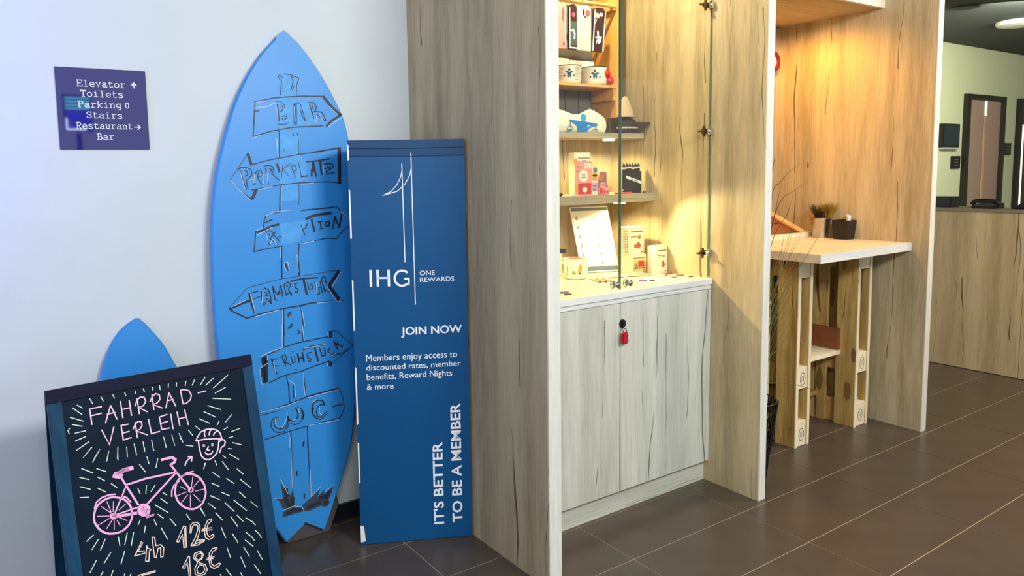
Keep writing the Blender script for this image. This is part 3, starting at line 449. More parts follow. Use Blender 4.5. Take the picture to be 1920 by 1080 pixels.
sb = board('surfboard', 'tall blue surfboard painted with a signpost of German words, leaning on the wall', SB, out, .02, (0, 12, 13, 14, 15), None)
BRN = mat('tail_block_brown', (74, 66, 68), .6)
pl2 = [(-.140, .20), (-.115, .06), (-.094, .014), (-.076, .004), (.085, .004), (.128, .098), (.110, .20)]
MB().prism([SB.o + SB.u * x + SB.v * y - SB.n * .0205 for x, y in pl2], -SB.n * .02).build('tail_block', BRN, sb)
PAINT = mat('black_paint', (28, 32, 46), .5)
for nm in ('SIGN',): strokes(SB, D_SIGN, 1.0).build('painted_sign', PAINT, sb)
wm = mat('washed_paint', (66, 154, 220), .5, noise=.12, nscale=30)
polys(SB, D_WASH, k=.5).build('washed_paint', wm, sb)['kind'] = 'stuff'
polys(SB, D_GRASS, k=.9).build('painted_grass', mat('dark_grass_paint', (52, 62, 80), .5), sb)
strokes(SB, D_WHITE, 1.0, k=1.5).build('painted_highlight', mat('pale_paint', (186, 214, 240), .5), sb)['kind'] = 'stuff'
sv = Vector((0, .06, .9)).normalized()
SB2 = Plane((-1.4, .80, 0), (1, 0, 0), sv, Vector((1, 0, 0)).cross(sv), .001)
out2 = [(-.015, .901), (-.045, .884), (-.073, .858), (-.103, .811), (-.131, .738), (-.155, .60), (-.16, .42), (-.13, .22), (-.08, .06), (-.03, .004), (.02, .004), (.06, .06), (.11, .22), (.14, .42), (.135, .60), (.109, .695), (.088, .745), (.064, .80), (.036, .844), (.008, .883)]
board('surfboard', 'small plain blue surfboard on the wall behind the chalkboard', SB2, out2, .016, (0,), None)

# ------------------------------------------------------------------ banner totem
bn = thing('cardboard_totem', 'blue cardboard rewards totem standing between surfboard and oak panel', 'banner', (-.55, .60, 0))
BL = Vector((-.7404, .6456, 0)); BU = (Vector((-.3707, .4642, 0)) - BL).normalized(); BN = BU.cross(Vector((0, 0, 1)))
BP = Plane(BL, BU, (0, 0, 1), BN, .0012)
BLUE = mat('petrol_blue_card', (4, 76, 126), .38, noise=.05, nscale=3, spec=.3)
BLUED = mat('dark_blue_card', (3, 60, 102), .38, spec=.3)
foot = [BP(0.0, 0, 0), BP(.4118, 0, 0), Vector((-.3655, .60, 0)), Vector((-.655, .748, 0))]
def ring(z): return [Vector((p.x, p.y, z)) for p in foot]
MB().prism(ring(.002), (0, 0, 1.418)).build('body', BLUE, bn)
c0 = [p + (p - sum(foot, Vector()) / 4) * -.004 for p in foot]
MB().prism([Vector((p.x, p.y, 1.4205)) for p in c0], (0, 0, .0545)).build('top_flap', BLUED, bn)
cr = MB()
for z in (1.4185, 1.447): cr.tube([BP(.004, z, 1.0), BP(.2, z - .002, 1.0), BP(.408, z, 1.0)], .0012, 5)
cr.build('crease', mat('crease_blue', (10, 48, 92), .5), bn)
for z0, z1 in ((1.405, 1.462), (1.13, 1.305), (.80, .985), (.455, .67), (.235, .39), (.01, .075)):
    MB().prism([BP(.0005, z0, 1), BP(.006 if z0 > .02 else .018, z0 + .004, 1), BP(.0055 if z0 > .02 else .013, z1 - .004, 1), BP(.0005, z1, 1)], -BN * .012).build('white_tab', WHITE, bn)
strokes(BP, D_LOGO).build('emblem', INK, bn)
t_ = MB(); ribbon(t_, BP, [(.067, .9605), (.067, 1.017)], .0045); t_.build('lettering', INK, bn); t_ = MB()
ribbon(t_, BP, [(.0915, .9600), (.0915, 1.0165)], .0042); ribbon(t_, BP, [(.1305, .9590), (.1305, 1.0155)], .0042); ribbon(t_, BP, [(.0915, .989), (.1305, .988)], .0032)
t_.build('lettering', INK, bn); t_ = MB(); cxg, cyg = .178, .985
ribbon(t_, BP, [(cxg + .0265 * math.cos(a), cyg + .0275 * math.sin(a)) for a in [math.radians(48 + k * 13.5) for k in range(20)]] + [(.2025, .964)], .0038)
ribbon(t_, BP, [(.2015, .960), (.2015, .983), (.187, .983)], .0032); t_.build('lettering', INK, bn)
for txt, x0, y0, x1, y1, bd, rt in (('ONE', .2415, .9925, .2955, 1.0095, 0, 0), ('REWARDS', .2415, .9680, .3650, .9850, 0, 0), ('JOIN NOW', .1690, .7690, .3895, .8070, .018, 0),
        ('Members enjoy access to', .0410, .6800, .3700, .7120, 0, 0), ('discounted rates, member', .0410, .6510, .3820, .6750, 0, 0), ('benefits, Reward Nights', .0410, .6120, .3500, .6420, 0, 0), ('& more', .0400, .5830, .1360, .6040, 0, 0),
        ("IT'S BETTER", .2700, .0580, .3085, .3720, .018, 1), ('TO BE A MEMBER', .3400, .0600, .3780, .5150, .018, 1)):
    font(BP, txt, x0, y0, x1, y1, bd, rt).build('lettering', INK, bn)

# ------------------------------------------------------------------ chalkboard A-frame
cu = Vector((.99494817, .1003899, 0)); cv = Vector((-.02428652, .24069975, .97029573)); cn = cu.cross(cv)
CO = Vector((-1.7065, .4856, .8))
CP = Plane(CO, cu, cv, cn, .0012)
ck = thing('chalkboard', 'black A-frame chalkboard advertising bicycle hire in pink chalk', 'chalkboard', (-1.42, .45, 0))
LEN = -.8 / .97029573
NAVY = wood('lit_navy_frame_paint', (26, 74, 106), (10, 34, 62), (4, 8, 22), 'Z', seed=21, crk=.004, grain=12, rough=.5, spec=.12)  # stiles lighter than the rails: their lit sheen is painted in
NAVX = wood('navy_frame_paint_across', (6, 14, 44), (2, 6, 26), (4, 8, 22), 'X', seed=22, crk=.004, grain=12, rough=.5, spec=.12)
def cbox(x0, y0, x1, y1, n0, n1):
    return MB().prism([CO + cu * x + cv * y + cn * n0 for x, y in ((x0, y0), (x1, y0), (x1, y1), (x0, y1))], cn * (n1 - n0))
cbox(0, -.036, .5698, 0, -.022, .004).build('top_rail', NAVX, ck, bevel=.0015)
cbox(.002, LEN + .01, .036, -.037, -.022, .002).build('stile', NAVY, ck, bevel=.0015)
cbox(.536, LEN + .01, .5698, -.037, -.022, .002).build('stile', NAVY, ck, bevel=.0015)
cbox(.037, LEN + .045, .535, LEN + .080, -.022, .002).build('bottom_rail', NAVX, ck, bevel=.0015)
cbox(.037, LEN + .081, .535, -.031, -.016, -.004).build('writing_panel', mat('chalk_panel', (4, 26, 44), .6, noise=.25, nscale=9, spec=.12), ck)
bv = Vector((-cv.x * .2, -.13, .97)).normalized()
tpc = CO - cn * .024
def bbox_(x0, x1, a, b): 
    base = tpc + Vector((0, .006, -.02))
    return MB().prism([base + cu * x + Vector((0, .235 * s_, -.775 * s_)) for x, s_ in ((x0, a), (x1, a), (x1, b), (x0, b))], Vector((0, .020, .006)))
bbox_(.002, .036, 0, 1.0).build('rear_stile', NAVY, ck)
bbox_(.536, .568, 0, 1.0).build('rear_stile', NAVY, ck)
bbox_(.037, .535, .05, .9).build('rear_panel', BLACK, ck)
CQ = Plane(CO - cn * .004, cu, cv, cn, .0012)
PINK = mat('pink_chalk', (246, 180, 226), .9); WCH = mat('white_chalk', (226, 244, 232), .9); LPK = mat('pale_pink_chalk', (250, 214, 236), .9); PCH = mat('price_chalk', (250, 226, 214), .9)
strokes(CQ, D_TITLE, .78).build('chalk_title', mat('title_chalk', (252, 206, 234), .9), ck)
for st in D_RAYS.split('|'): strokes(CQ, st, .72).build('chalk_stroke', WCH, ck)
fm = strokes(CQ, D_FACE, .9); fm.build('chalk_face', LPK, ck)
strokes(CQ, D_BIKE, .8).build('chalk_bicycle', PINK, ck)
PR = D_PRICE.split('|')
for i0, i1 in ((0, 4), (4, 6), (6, 8), (8, 13), (13, 17), (17, 19), (19, 25), (25, 99)):
    if PR[i0:i1]: strokes(CQ, '|'.join(PR[i0:i1]), .8).build('chalk_price', PCH, ck)

# ------------------------------------------------------------------ reception desk and far room
dk = thing('reception_desk', 'long oak-fronted reception desk beyond the right partition', 'reception desk', (3.8, -.4, 0))
MB().box((3.514, -3.2, .004), (3.536, .12, 1.040)).build('front_panel', DESKW, dk)
MB().box((3.514, .123, .004), (3.536, 1.6, 1.040)).build('front_panel', DESKW, dk)
MB().box((3.537, -3.2, 0), (3.60, 1.6, .9)).build('core', BLACK, dk)
MB().box((3.508, -3.2, 1.0405), (3.79, 1.6, 1.058)).build('top', mat('desk_top', (120, 108, 90), .4), dk)
ds = thing('card_terminal', 'black boxy terminal with a white slip on the reception desk, beside the partition', 'terminal', (3.66, .66, 1.058))
MB().box((3.60, .585, 1.058), (3.74, .73, 1.128)).build('body', BLACK, ds, bevel=.006)
MB().box((3.60, .735, 1.058), (3.70, .76, 1.150)).build('slip', WHITE, ds)
ph = thing('desk_phone', 'black desk telephone on the reception desk', 'telephone', (3.62, .385, 1.058))
MB().prism([(3.56, .31, 1.0585), (3.70, .31, 1.0585), (3.70, .31, 1.092), (3.56, .31, 1.072)], (0, .14, 0)).build('base', BLACK, ph, bevel=.004)
MB().tube([(3.60, .30, 1.083), (3.60, .32, 1.104), (3.60, .36, 1.108), (3.60, .40, 1.108), (3.60, .44, 1.104), (3.60, .46, 1.083)], .014, 8).build('handset', BLACK, ph, smooth=True)
bg = thing('black_bag', 'dark slumped bag at the right end of the reception desk', 'bag', (3.66, .18, 1.058))
bgm = MB(); bgm.prism([(3.60, .25, 1.0585), (3.60, .05, 1.0585), (3.60, .02, 1.17), (3.60, .10, 1.145), (3.60, .17, 1.105)], (.12, 0, 0)); bgm.build('body', mat('black_cloth', (12, 12, 15), .9), bg, bevel=.008, smooth=True)
MB().tube([(3.66, .07 + .035 * math.cos(a), 1.155 + .03 * math.sin(a)) for a in [math.pi * k / 8 for k in range(9)]], .004, 6).build('handle', mat('black_cloth', (12, 12, 15), .9), bg)
FRM = mat('lift_frame_black', (26, 24, 22), .4)
LIFT = mat('lift_door_bronze', (158, 132, 116), .38)
for nm, x0, x1, lb in (('door_1', 8.17, 9.25, 'bronze lift doors in a black frame'), ('door_2', 9.68, 10.76, 'second dark lift opening at the right edge')):
    f = MB().box((x0, YB - .05, 0), (x0 + .09, YB, 2.18)).box((x1 - .09, YB - .05, 0), (x1, YB, 2.18)).box((x0 + .09, YB - .05, 2.12), (x1 - .09, YB, 2.18)).build(nm, FRM)
    tag(f, lb, kind='structure')
    mid = (x0 + x1) / 2
    dm = LIFT if nm == 'door_1' else mat('lift_door_dark', (36, 32, 30), .3)
    MB().box((x0 + .092, YB - .02, 0), (mid - .035, YB - .002, 2.118)).build('leaf', dm, f)
    MB().box((mid + .035, YB - .02, 0), (x1 - .092, YB - .002, 2.118)).build('leaf', dm, f)
    if nm == 'door_1':
        MB().box((mid - .034, YB - .012, 0), (mid - .008, YB - .002, 2.118)).build('gap', BLACK, f)
        MB().box((mid - .007, YB - .03, 1.93), (mid + .034, YB - .022, 2.11)).build('reflection_bar', mat('strip_white', (250, 246, 236), .4, emit=(255, 246, 230), es=.8), f)  # glowing bar stands in for a reflection between the lift leaves
        MB().box((mid - .006, YB - .02, 0), (mid + .033, YB - .003, 1.70)).build('edge_strip', mat('tan_strip', (190, 160, 118), .5), f)
    else:
        MB().box((x0 + .11, YB - .045, .7), (x0 + .165, YB - .022, 1.84)).build('light_strip', mat('strip_white', (250, 246, 236), .4, emit=(255, 246, 230), es=.8), f)
sc = thing('wall_screen', 'dark wall screen left of the lift doors', 'screen', (7.79, YB, 1.53))
box((7.575, YB - .05, 1.535), (7.995, YB, 1.812)).build('housing', BLACK, sc, bevel=.004)
box((7.60, YB - .052, 1.56), (7.965, YB - .0505, 1.79)).build('display', mat('screen_blue', (22, 36, 52), .1), sc)
box((7.585, YB - .054, 1.515), (7.985, YB, 1.5345)).build('lower_rail', mat('pale_rail', (170, 170, 165), .5), sc)
for x0, x1, z0, z1, lb in ((7.90, 8.11, 1.283, 1.432, 'small black notice between the screen and the lift'), (9.325, 9.535, 1.44, 1.595, 'small black notice right of the bronze lift doors')):
    t = thing('wall_notice', lb, 'sign', ((x0 + x1) / 2, YB, z0), 'black notices by the lift')
    box((x0, YB - .02, z0), (x1, YB, z1)).build('plate', BLACK, t)
    p = Plane((0, YB - .02, 0), (1, 0, 0), (0, 0, 1), (0, -1, 0), .003); mb = MB()
    for k in range(3): rect(mb, p, x0 + .05, z0 + .035 + k * .034, x1 - .05 - .02 * (k == 1), z0 + .048 + k * .034)
    mb.build('print', mat('grey_print', (96, 92, 86), .6), t)
cl = thing('ceiling_lamp', 'round white ceiling lamp at the top right', 'ceiling lamp', (6.95, 1.47, CH - .05))
MB().lathe((6.95, 1.47, CH - .05), [(.12, 0), (.19, .012), (.20, .03), (.20, .05)], 32).build('ring', mat('lamp_white', (214, 216, 206), .4), cl, smooth=True)
MB().lathe((6.95, 1.47, CH - .054), [(.10, 0), (.12, .004)], 32).build('diffuser', mat('lamp_off', (196, 200, 186), .3), cl)
vt = thing('ceiling_speaker', 'round black ceiling speaker left of the white ceiling lamp', 'speaker', (5.69, 1.435, CH - .012))
MB().lathe((5.69, 1.435, CH - .012), [(.10, 0), (.115, .004), (.115, .012)], 28).build('grille', mat('speaker_black', (14, 15, 16), .6), vt)

# ------------------------------------------------------------------ pallet table
tb_ = thing('bar_table_top', 'thick light wooden table top laid on two upright pallets', 'table top', (1.67, .48, .9213))
box((1.2708, .1060, .9213), (2.0744, YW - .017, .961)).build('slab', TOPW, tb_)
MB().box((1.2708, .1030, .9213), (2.0744, .1058, .961)).build('front_edge', EDGEX, tb_)
def pallet(x0, x1, yf, label, sd):
    t = thing('pallet', label, 'pallet', ((x0 + x1) / 2, .55, 0), 'upright wooden pallets under the table top')
    T = .022; H = .9205; n = 4; wd = .108; yb = .845; gap = (yb - yf - n * wd) / (n - 1)
    rnd = random.Random(sd)
    for s, xa in ((0, x0), (1, x1 - T)):
        for k in range(n):
            if k == 2 and s == 0: pass
            ya = yf + k * (wd + gap)
            j = rnd.uniform(0, .004)
            b = MB().box((xa, ya + (.003 if k == 0 else 0), 0), (xa + T, ya + wd, H - j)).build('deck_board', PAL, t, bevel=.0012)
            if k == 0: MB().box((xa + .001, ya, .001), (xa + T - .001, ya + .003, H - .006)).build('board_edge', PALE, b)
    zs = ((0, .125), (.285, .392), (.826, H)) 
    for z0, z1 in zs:
        for k in (0, 3):
            ya = yf + .004 + k * (wd + gap)
            MB().box((x0 + T + (.016 if k else 0), ya, z0 + .001), (x1 - T - (.0), ya + .095, z1)).build('block', PALE, t, bevel=.002)
        MB().box((x0 + T, yf + .11, z0 + .001), (x0 + T + .016, .74, z1)).build('cross_board', PAL, t)
    for (z0, z1) in zs[:2]:
        pm = MB(); pp = Plane((0, yf + .004, 0), (1, 0, 0), (0, 0, 1), (0, -1, 0), .0008)
        cx = (x0 + x1) / 2; cz = (z0 + z1) / 2 - .004
        ribbon(pm, pp, [(cx + .020 * math.cos(6.2832 * i / 16), cz + .031 * math.sin(6.2832 * i / 16)) for i in range(17)], .0014)
        ribbon(pm, pp, [(cx - .007, cz - .013), (cx - .007, cz + .012), (cx - .001, cz + .014)], .0012); ribbon(pm, pp, [(cx + .006, cz - .013), (cx + .006, cz + .013)], .0012)
        pm.build('stamp', mat('brown_stamp', (84, 52, 34), .8), t)
pallet(1.3625, 1.4800, .262, 'left upright pallet supporting the table top', 1)
pallet(1.8600, 1.9900, .249, 'right upright pallet supporting the table top', 2)
sh = thing('plank_shelf', 'plank shelf fixed between the two pallets', 'shelf', (1.67, .55, .375))
box((1.4805, .331, .376), (1.8595, .47, .398)).build('plank', PALE, sh, bevel=.001)
box((1.4805, .476, .376), (1.8595, .60, .398)).build('plank', PALE, sh, bevel=.001)
box((1.838, .335, .3985), (1.8592, .60, .512)).build('side_plank', mat('reddish_wood', (128, 70, 36), .6, noise=.2, nscale=12), sh)
lsx = thing('lower_plank', 'low plank tying the two pallets together near the floor', 'plank', (1.67, .55, .13))
box((1.4805, .45, .13), (1.8595, .56, .152)).build('board', PAL, lsx, bevel=.001)

# tall reed grass in a wire basket
bk = thing('wire_basket', 'tapered black wire basket on the floor behind the middle partition', 'basket', (.907, .2, 0))
rings = MB(); prof = [(.076, .004), (.084, .08), (.093, .16), (.102, .24), (.111, .31), (.117, .352)]
for r, z in prof: rings.tube([(.907 + r * math.cos(6.2832 * i / 24), .2 + r * math.sin(6.2832 * i / 24), z) for i in range(25)], .0034, 5)
rings.build('hoop', BLACK, bk)
vw = MB()
for i in range(34):
    a = 6.2832 * i / 34
    vw.tube([(.907 + r * math.cos(a + .5 * z + .12 * random.random()), .2 + r * math.sin(a + .5 * z), z) for r, z in prof], .0030, 5)
    if i % 2: vw.tube([(.907 + r * math.cos(a - 1.6 * z), .2 + r * math.sin(a - 1.6 * z), z) for r, z in prof], .0028, 5)
vw.build('wire', BLACK, bk)
MB().lathe((.907, .2, .004), [(.066, 0), (.075, .12), (.085, .23)], 24).build('liner', mat('dark_liner', (30, 26, 24), .8), bk)
rd = thing('reed_grass', 'tall wispy reed grass with dark red tips in the wire basket', 'plant', (.907, .2, .235))
blades = D_BLADES
rg_ = {'g': MB(), 'd': MB()}
def blade(mb, P, r0, r1=.0005):
    Q = smooth_open(P, 6); mb.tube(Q, r0, 4, r1=r1)
def smooth_open(P, seg):
    o = []; n = len(P)
    for i in range(n - 1):
        p0, p1, p2, p3 = P[max(i - 1, 0)], P[i], P[i + 1], P[min(i + 2, n - 1)]
        for k in range(seg):
            t = k / seg; o.append(tuple(.5 * (2 * b + (c - a) * t + (2 * a - 5 * b + 4 * c - d) * t * t + (3 * b - a - 3 * c + d) * t ** 3) for a, b, c, d in zip(p0, p1, p2, p3)))
    o.append(P[-1]); return o
for k, s in enumerate(blades):
    x0, z0 = s[0]
    bx = .907 + random.uniform(-.03, .03)
    if z0 > .45: P = [(bx, .2, .236), (bx + (x0 - bx) * .35, .2, .236 + (z0 - .236) * .55)] + [(x, .2 - .004 * j, z) for j, (x, z) in enumerate(s)]
    else: P = [(bx, .2, .236), (.95, .2, .38)] + [(x, .17 - .03 * j, z) for j, (x, z) in enumerate(s)]
    blade(rg_['d' if z0 > .95 else 'g'], P, .0024)
for k in range(40):
    a = random.uniform(-1.0, 1.0); ln = random.uniform(.45, 1.0); q = random.uniform(-.5, .5)
    dx = math.cos(a) * random.uniform(.05, .30) * ln; dy = max(-.30, min(.5, math.sin(a) * .3 * ln))
    bx, by = .907 + random.uniform(-.04, .04), .2 + random.uniform(-.04, .04)
    P = [(bx, by, .236), (bx + dx * .25, by + dy * .25, .236 + ln * .45), (bx + dx, by + dy, .236 + ln * .9)]
    if abs(dx) + .907 < 1.36 or True: P = [(min(x, 1.34 if z < .93 else 1.6), y, z) if not (z > .85 and x > 1.25) else (1.25, y, z) for x, y, z in P]
    blade(rg_['g'], P, .0019)
rg_['g'].build('green_blades', mat('reed_green', (86, 92, 48), .6), rd)['kind'] = 'stuff'
rg_['d'].build('red_blades', mat('reed_red', (66, 22, 22), .6), rd)['kind'] = 'stuff'
wb = thing('storage_box', 'pale box glimpsed between reed grass and left pallet', 'box', (1.06, .42, 0))
MB().box((1.00, .36, 0), (1.295, .60, .70)).build('carton', mat('pale_green_card', (192, 190, 150), .7), wb, bevel=.003)
MB().box((.995, .355, .7005), (1.30, .605, .716)).build('lid', mat('pale_green_card', (192, 190, 150), .7), wb, bevel=.003)

# brochure holder, pots
fh = thing('sloped_holder', 'sloped pine display frame on the table against the alcove back', 'display frame', (1.82, .66, .961))
MB().prism([(1.60, .615, .9615), (2.04, .615, .9615), (2.04, .615, .988), (1.60, .615, .988)], (0, .10, 0)).build('base_rail', PALE, fh, bevel=.001)
def slat(a, b, w, y0, y1, m, nm):
    d = (Vector(b) - Vector(a)).normalized(); nrm = Vector((-d.z, 0, d.x))
    A = Vector(a); B = Vector(b)
    return MB().prism([(A.x, y0, A.z), (B.x, y0, B.z), (B.x + nrm.x * w, y0, B.z + nrm.z * w), (A.x + nrm.x * w, y0, A.z + nrm.z * w)], (0, y1 - y0, 0)).build(nm, m, fh, bevel=.001)
slat((2.005, .6, .9885), (1.675, .6, 1.118), -.0001 + .022, .620, .645, PINEX, 'sloped_rail')
slat((2.005, .6, .9885), (1.675, .6, 1.118), .022, .80, .825, PINEX, 'sloped_rail')
MB().prism([(1.99, .646, .989), (1.64, .646, .989), (1.64, .646, 1.125)], (0, .006, 0)).build('side_board', mat('red_brown_board', (150, 88, 44), .55, noise=.2, nscale=9), fh)
MB().prism([(1.985, .653, .992), (1.66, .653, 1.12), (1.66, .653, 1.113), (1.975, .653, .989)], (0, .14, 0)).build('tray', mat('red_brown_board', (150, 88, 44), .55), fh)
rp_ = MB(); pp = Plane((0, .646, 0), (1, 0, 0), (0, 0, 1), (0, -1, 0), .001)
for k in range(5): rect(rp_, pp, 1.66 + k * .036, 1.045 + (k % 2) * .003, 1.688 + k * .036, 1.052)
rp_.build('print', mat('maroon_print', (72, 14, 20), .6), fh)

def tuft(mb, c, n, h, spread, r, jitter=.4):
    for i in range(n):
        a = random.uniform(0, 6.283); s = random.random() ** .5 * spread; hh = h * random.uniform(1 - jitter, 1)
        b = (c[0] + math.cos(a) * s * .35, c[1] + math.sin(a) * s * .35, c[2])
        mb.tube([b, (c[0] + math.cos(a) * s * .6, c[1] + math.sin(a) * s * .6, c[2] + hh * .55), (c[0] + math.cos(a) * s, c[1] + math.sin(a) * s, c[2] + hh)], r, 3, r1=r * .25)
p1 = thing('potted_grass', 'round brushed steel pot of dark and yellow-green grass on the pallet table', 'potted plant', (2.014, .552, .961))
MB().lathe((2.014, .552, .9612), [(.040, 0), (.040, .001), (.050, .098), (.053, .103), (.053, .110), (.048, .110), (.048, .100)], 32).build('pot', STEEL, p1, smooth=True)
tf = MB(); tuft(tf, (2.014, .552, 1.062), 170, .085, .066, .0022); o = tf.build('grass_blades', mat('dark_green_blades', (56, 50, 24), .6), p1); o['kind'] = 'stuff'
tf = MB(); tuft(tf, (2.032, .520, 1.064), 190, .092, .056, .0021); o = tf.build('yellow_grass_blades', mat('olive_blades', (150, 124, 34), .6), p1); o['kind'] = 'stuff'; o['label'] = 'yellow-green half of the grass'
p3 = thing('card_cup', 'square black cup holding white cards at the end of the pallet table', 'cup', (2.022, .425, .961))
mb = MB(); a0, a1 = .036, .044
ba = [(2.022 + sx * a0, .425 + sy * a0, .9612) for sx, sy in ((-1, -1), (1, -1), (1, 1), (-1, 1))]; tp = [(2.022 + sx * a1, .425 + sy * a1, 1.063) for sx, sy in ((-1, -1), (1, -1), (1, 1), (-1, 1))]
ti = [(2.022 + sx * (a1 - .004), .425 + sy * (a1 - .004), 1.063) for sx, sy in ((-1, -1), (1, -1), (1, 1), (-1, 1))]; tl = [(2.022 + sx * (a0 - .003), .425 + sy * (a0 - .003), .99) for sx, sy in ((-1, -1), (1, -1), (1, 1), (-1, 1))]
mb.add(ba + tp + ti + tl, [(0, 3, 2, 1)] + [(i, (i + 1) % 4, 4 + (i + 1) % 4, 4 + i) for i in range(4)] + [(4 + i, 4 + (i + 1) % 4, 8 + (i + 1) % 4, 8 + i) for i in range(4)] + [(8 + i, 8 + (i + 1) % 4, 12 + (i + 1) % 4, 12 + i) for i in range(4)] + [(12, 13, 14, 15)])
mb.build('cup', BLACK, p3)
for dx, tilt in ((-.012, .10), (.012, .22)):
    MB().prism([(2.022 + dx, .412 + dx, 1.0), (2.052 + dx, .412 + dx, 1.0), (2.052 + dx + tilt * .03, .412 + dx, 1.088), (2.020 + dx + tilt * .06, .412 + dx, 1.092)], (0, .0015, 0)).build('card', WHITE, p3)

# ------------------------------------------------------------------ things in the glass cabinet
ZC, ZL, ZU = .8905, 1.2481, 1.5181
FP = lambda y, off=.0008: Plane((0, y, 0), (1, 0, 0), (0, 0, 1), (0, -1, 0), off)
PNK = mat('print_pink', (240, 150, 138), .55); ORG_ = mat('print_orange', (222, 160, 60), .55); PRD = mat('print_red', (206, 48, 44), .55); CRM = mat('cream_card', (240, 226, 190), .55)
MAU = mat('print_mauve', (168, 108, 106), .55); PGR = mat('print_green', (150, 150, 80), .55); GRY = mat('print_grey', (120, 116, 108), .55)
# stepped gift box
gb = thing('gift_box', 'pink stepped cardboard gift box with city pictures on the lower shelf', 'gift box', (.40, .64, ZL))
def card(pts, y0, y1, m, nm, par): return MB().prism([(x, y0, z) for x, z in pts], (0, y1 - y0, 0)).build(nm, m, par)
c1 = card([(.302, ZL), (.404, ZL), (.402, 1.396), (.396, 1.404), (.392, 1.432), (.301, 1.432)], .640, .675, CRM, 'tower_card', gb)
c2 = card([(.405, ZL), (.443, ZL), (.442, 1.372), (.405, 1.374)], .645, .675, mat('print_pale', (232, 214, 186), .55), 'middle_card', gb)
c3 = card([(.444, ZL), (.508, ZL), (.500, 1.285), (.493, 1.300), (.493, 1.346), (.481, 1.346), (.474, 1.312), (.444, 1.312)], .643, .675, MAU, 'side_card', gb)
p = FP(.640)
mb = MB(); rect(mb, p, .306, ZL + .002, .402, 1.395); mb.build('print', PNK, c1)
mb = MB(); rect(mb, p, .322, ZL + .004, .398, 1.300, 1.6); mb.build('red_print', PRD, c1)
mb = MB(); disc(mb, p, .352, 1.331, .027, k=2); disc(mb, p, .360, 1.272, .014, .012, k=2.4); rect(mb, p, .36, 1.362, .398, 1.385, 2); mb.build('cream_print', CRM, c1)
mb = MB(); disc(mb, p, .309, 1.394, .012, k=2.6); rect(mb, p, .306, 1.262, .316, 1.30, 2.6); mb.build('brown_print', ORG_, c1)
mb = MB(); rect(mb, p, .322, 1.405, .388, 1.4095, 1.0); rect(mb, p, .345, 1.395, .368, 1.3985, 2.0)
for k in range(3): rect(mb, p, .338 + .004 * (k == 1), 1.323 + k * .007, .366 - .004 * (k == 1), 1.3262 + k * .007, 3)
for x, z in ((.318, 1.372), (.326, 1.365), (.334, 1.368), (.318, 1.352), (.326, 1.346), (.37, 1.375), (.382, 1.368), (.39, 1.378)): disc(mb, p, x, z, .0032, n=7, k=3)
mb.build('small_print', GRY, c1)
p = FP(.643); mb = MB(); rect(mb, p, .445, ZL + .002, .507, 1.278); disc(mb, p, .470, 1.29, .02, .012); mb.build('print', PNK, c3)
mb = MB()
for x0, z0, x1, z1 in ((.449, 1.252, .468, 1.275), (.474, 1.252, .484, 1.268), (.49, 1.254, .503, 1.264)): rect(mb, p, x0, z0, x1, z1, 2)
mb.build('red_print', PRD, c3)
mb = MB(); rect(mb, p, .446, 1.300, .472, 1.308, 1); rect(mb, p, .452, 1.287, .490, 1.2905, 2.4)
for k in range(4): rect(mb, p, .4835 , 1.305 + k * .01, .4915, 1.309 + k * .01, 2.4)
mb.build('small_print', GRY, c3)
p = FP(.645); mb = MB(); rect(mb, p, .408, 1.310, .441, 1.335); disc(mb, p, .424, 1.336, .014, .010); mb.build('print', ORG_, c2)
mb = MB(); rect(mb, p, .406, 1.262, .440, 1.300); mb.build('lilac_print', mat('print_lilac', (196, 160, 180), .55), c2)
mb = MB(); rect(mb, p, .415, 1.345, .437, 1.366, 1); rect(mb, p, .412, 1.268, .432, 1.275, 2); rect(mb, p, .41, 1.284, .436, 1.288, 2); mb.build('small_print', GRY, c2)
# pencil pack
pp_ = thing('pencil_pack', 'clear pack of black patterned pencils with a white band on the lower shelf', 'pencil pack', (.655, .65, ZL))
for k in range(6):
    x = .6075 + k * .0185
    q = MB().lathe((x, .652, ZL), [(.0075, 0), (.0075, .118), (.0055, .128), (.001, .136)], 6).build('pencil', mat('pencil_black', (30, 27, 30), .4), pp_)
    MB().lathe((x, .652, ZL + .108 + .002 * (k % 3)), [(.0079, 0), (.0079, .008), (.0079, .0081)], 6).build('pale_ring', mat('print_white_pink', (222, 196, 190), .5), q)
    MB().lathe((x, .652, ZL + .012 + .002 * (k % 2)), [(.0079, 0), (.0079, .005)], 6).build('pale_ring', mat('print_white_pink', (222, 196, 190), .5), q)
MB().box((.598, .641, ZL), (.709, .6425, ZL + .098)).build('sleeve', mat('smoky_sleeve', (36, 36, 32), .25), pp_)
mb = MB(); pq = FP(.641); mb.add([pq(.611, 1.328), pq(.709, 1.300), pq(.709, 1.288), pq(.611, 1.316)], [(3, 2, 1, 0)]); mb.build('white_band', WHITE, pp_)
mb = MB(); mb.add([pq(.640, 1.3145, 2), pq(.685, 1.3015, 2), pq(.685, 1.2985, 2), pq(.640, 1.3115, 2)], [(3, 2, 1, 0)]); mb.build('band_print', DINK, pp_)
def pen(name, label, a, b, r, m, cat='pen', group=None, tipm=None):
    t = thing(name, label, cat, a, group); A = Vector(a); B = Vector(b)
    MB().tube([A, A.lerp(B, .82)], r, 8).build('barrel', m, t, smooth=True)
    MB().tube([A.lerp(B, .821), B], r * .95, 8, r1=r * .2).build('tip', tipm or BLACK, t, smooth=True); return t
pen('pencil', 'red pencil lying in front of the pencil pack', (.525, .602, ZL + .0038), (.628, .606, ZL + .0038), .0036, PRD)
pen('pencil', 'black pencil lying left of the red pencil on the lower shelf', (.515, .612, ZL + .0034), (.575, .606 + .016, ZL + .0034), .0032, BLACK)
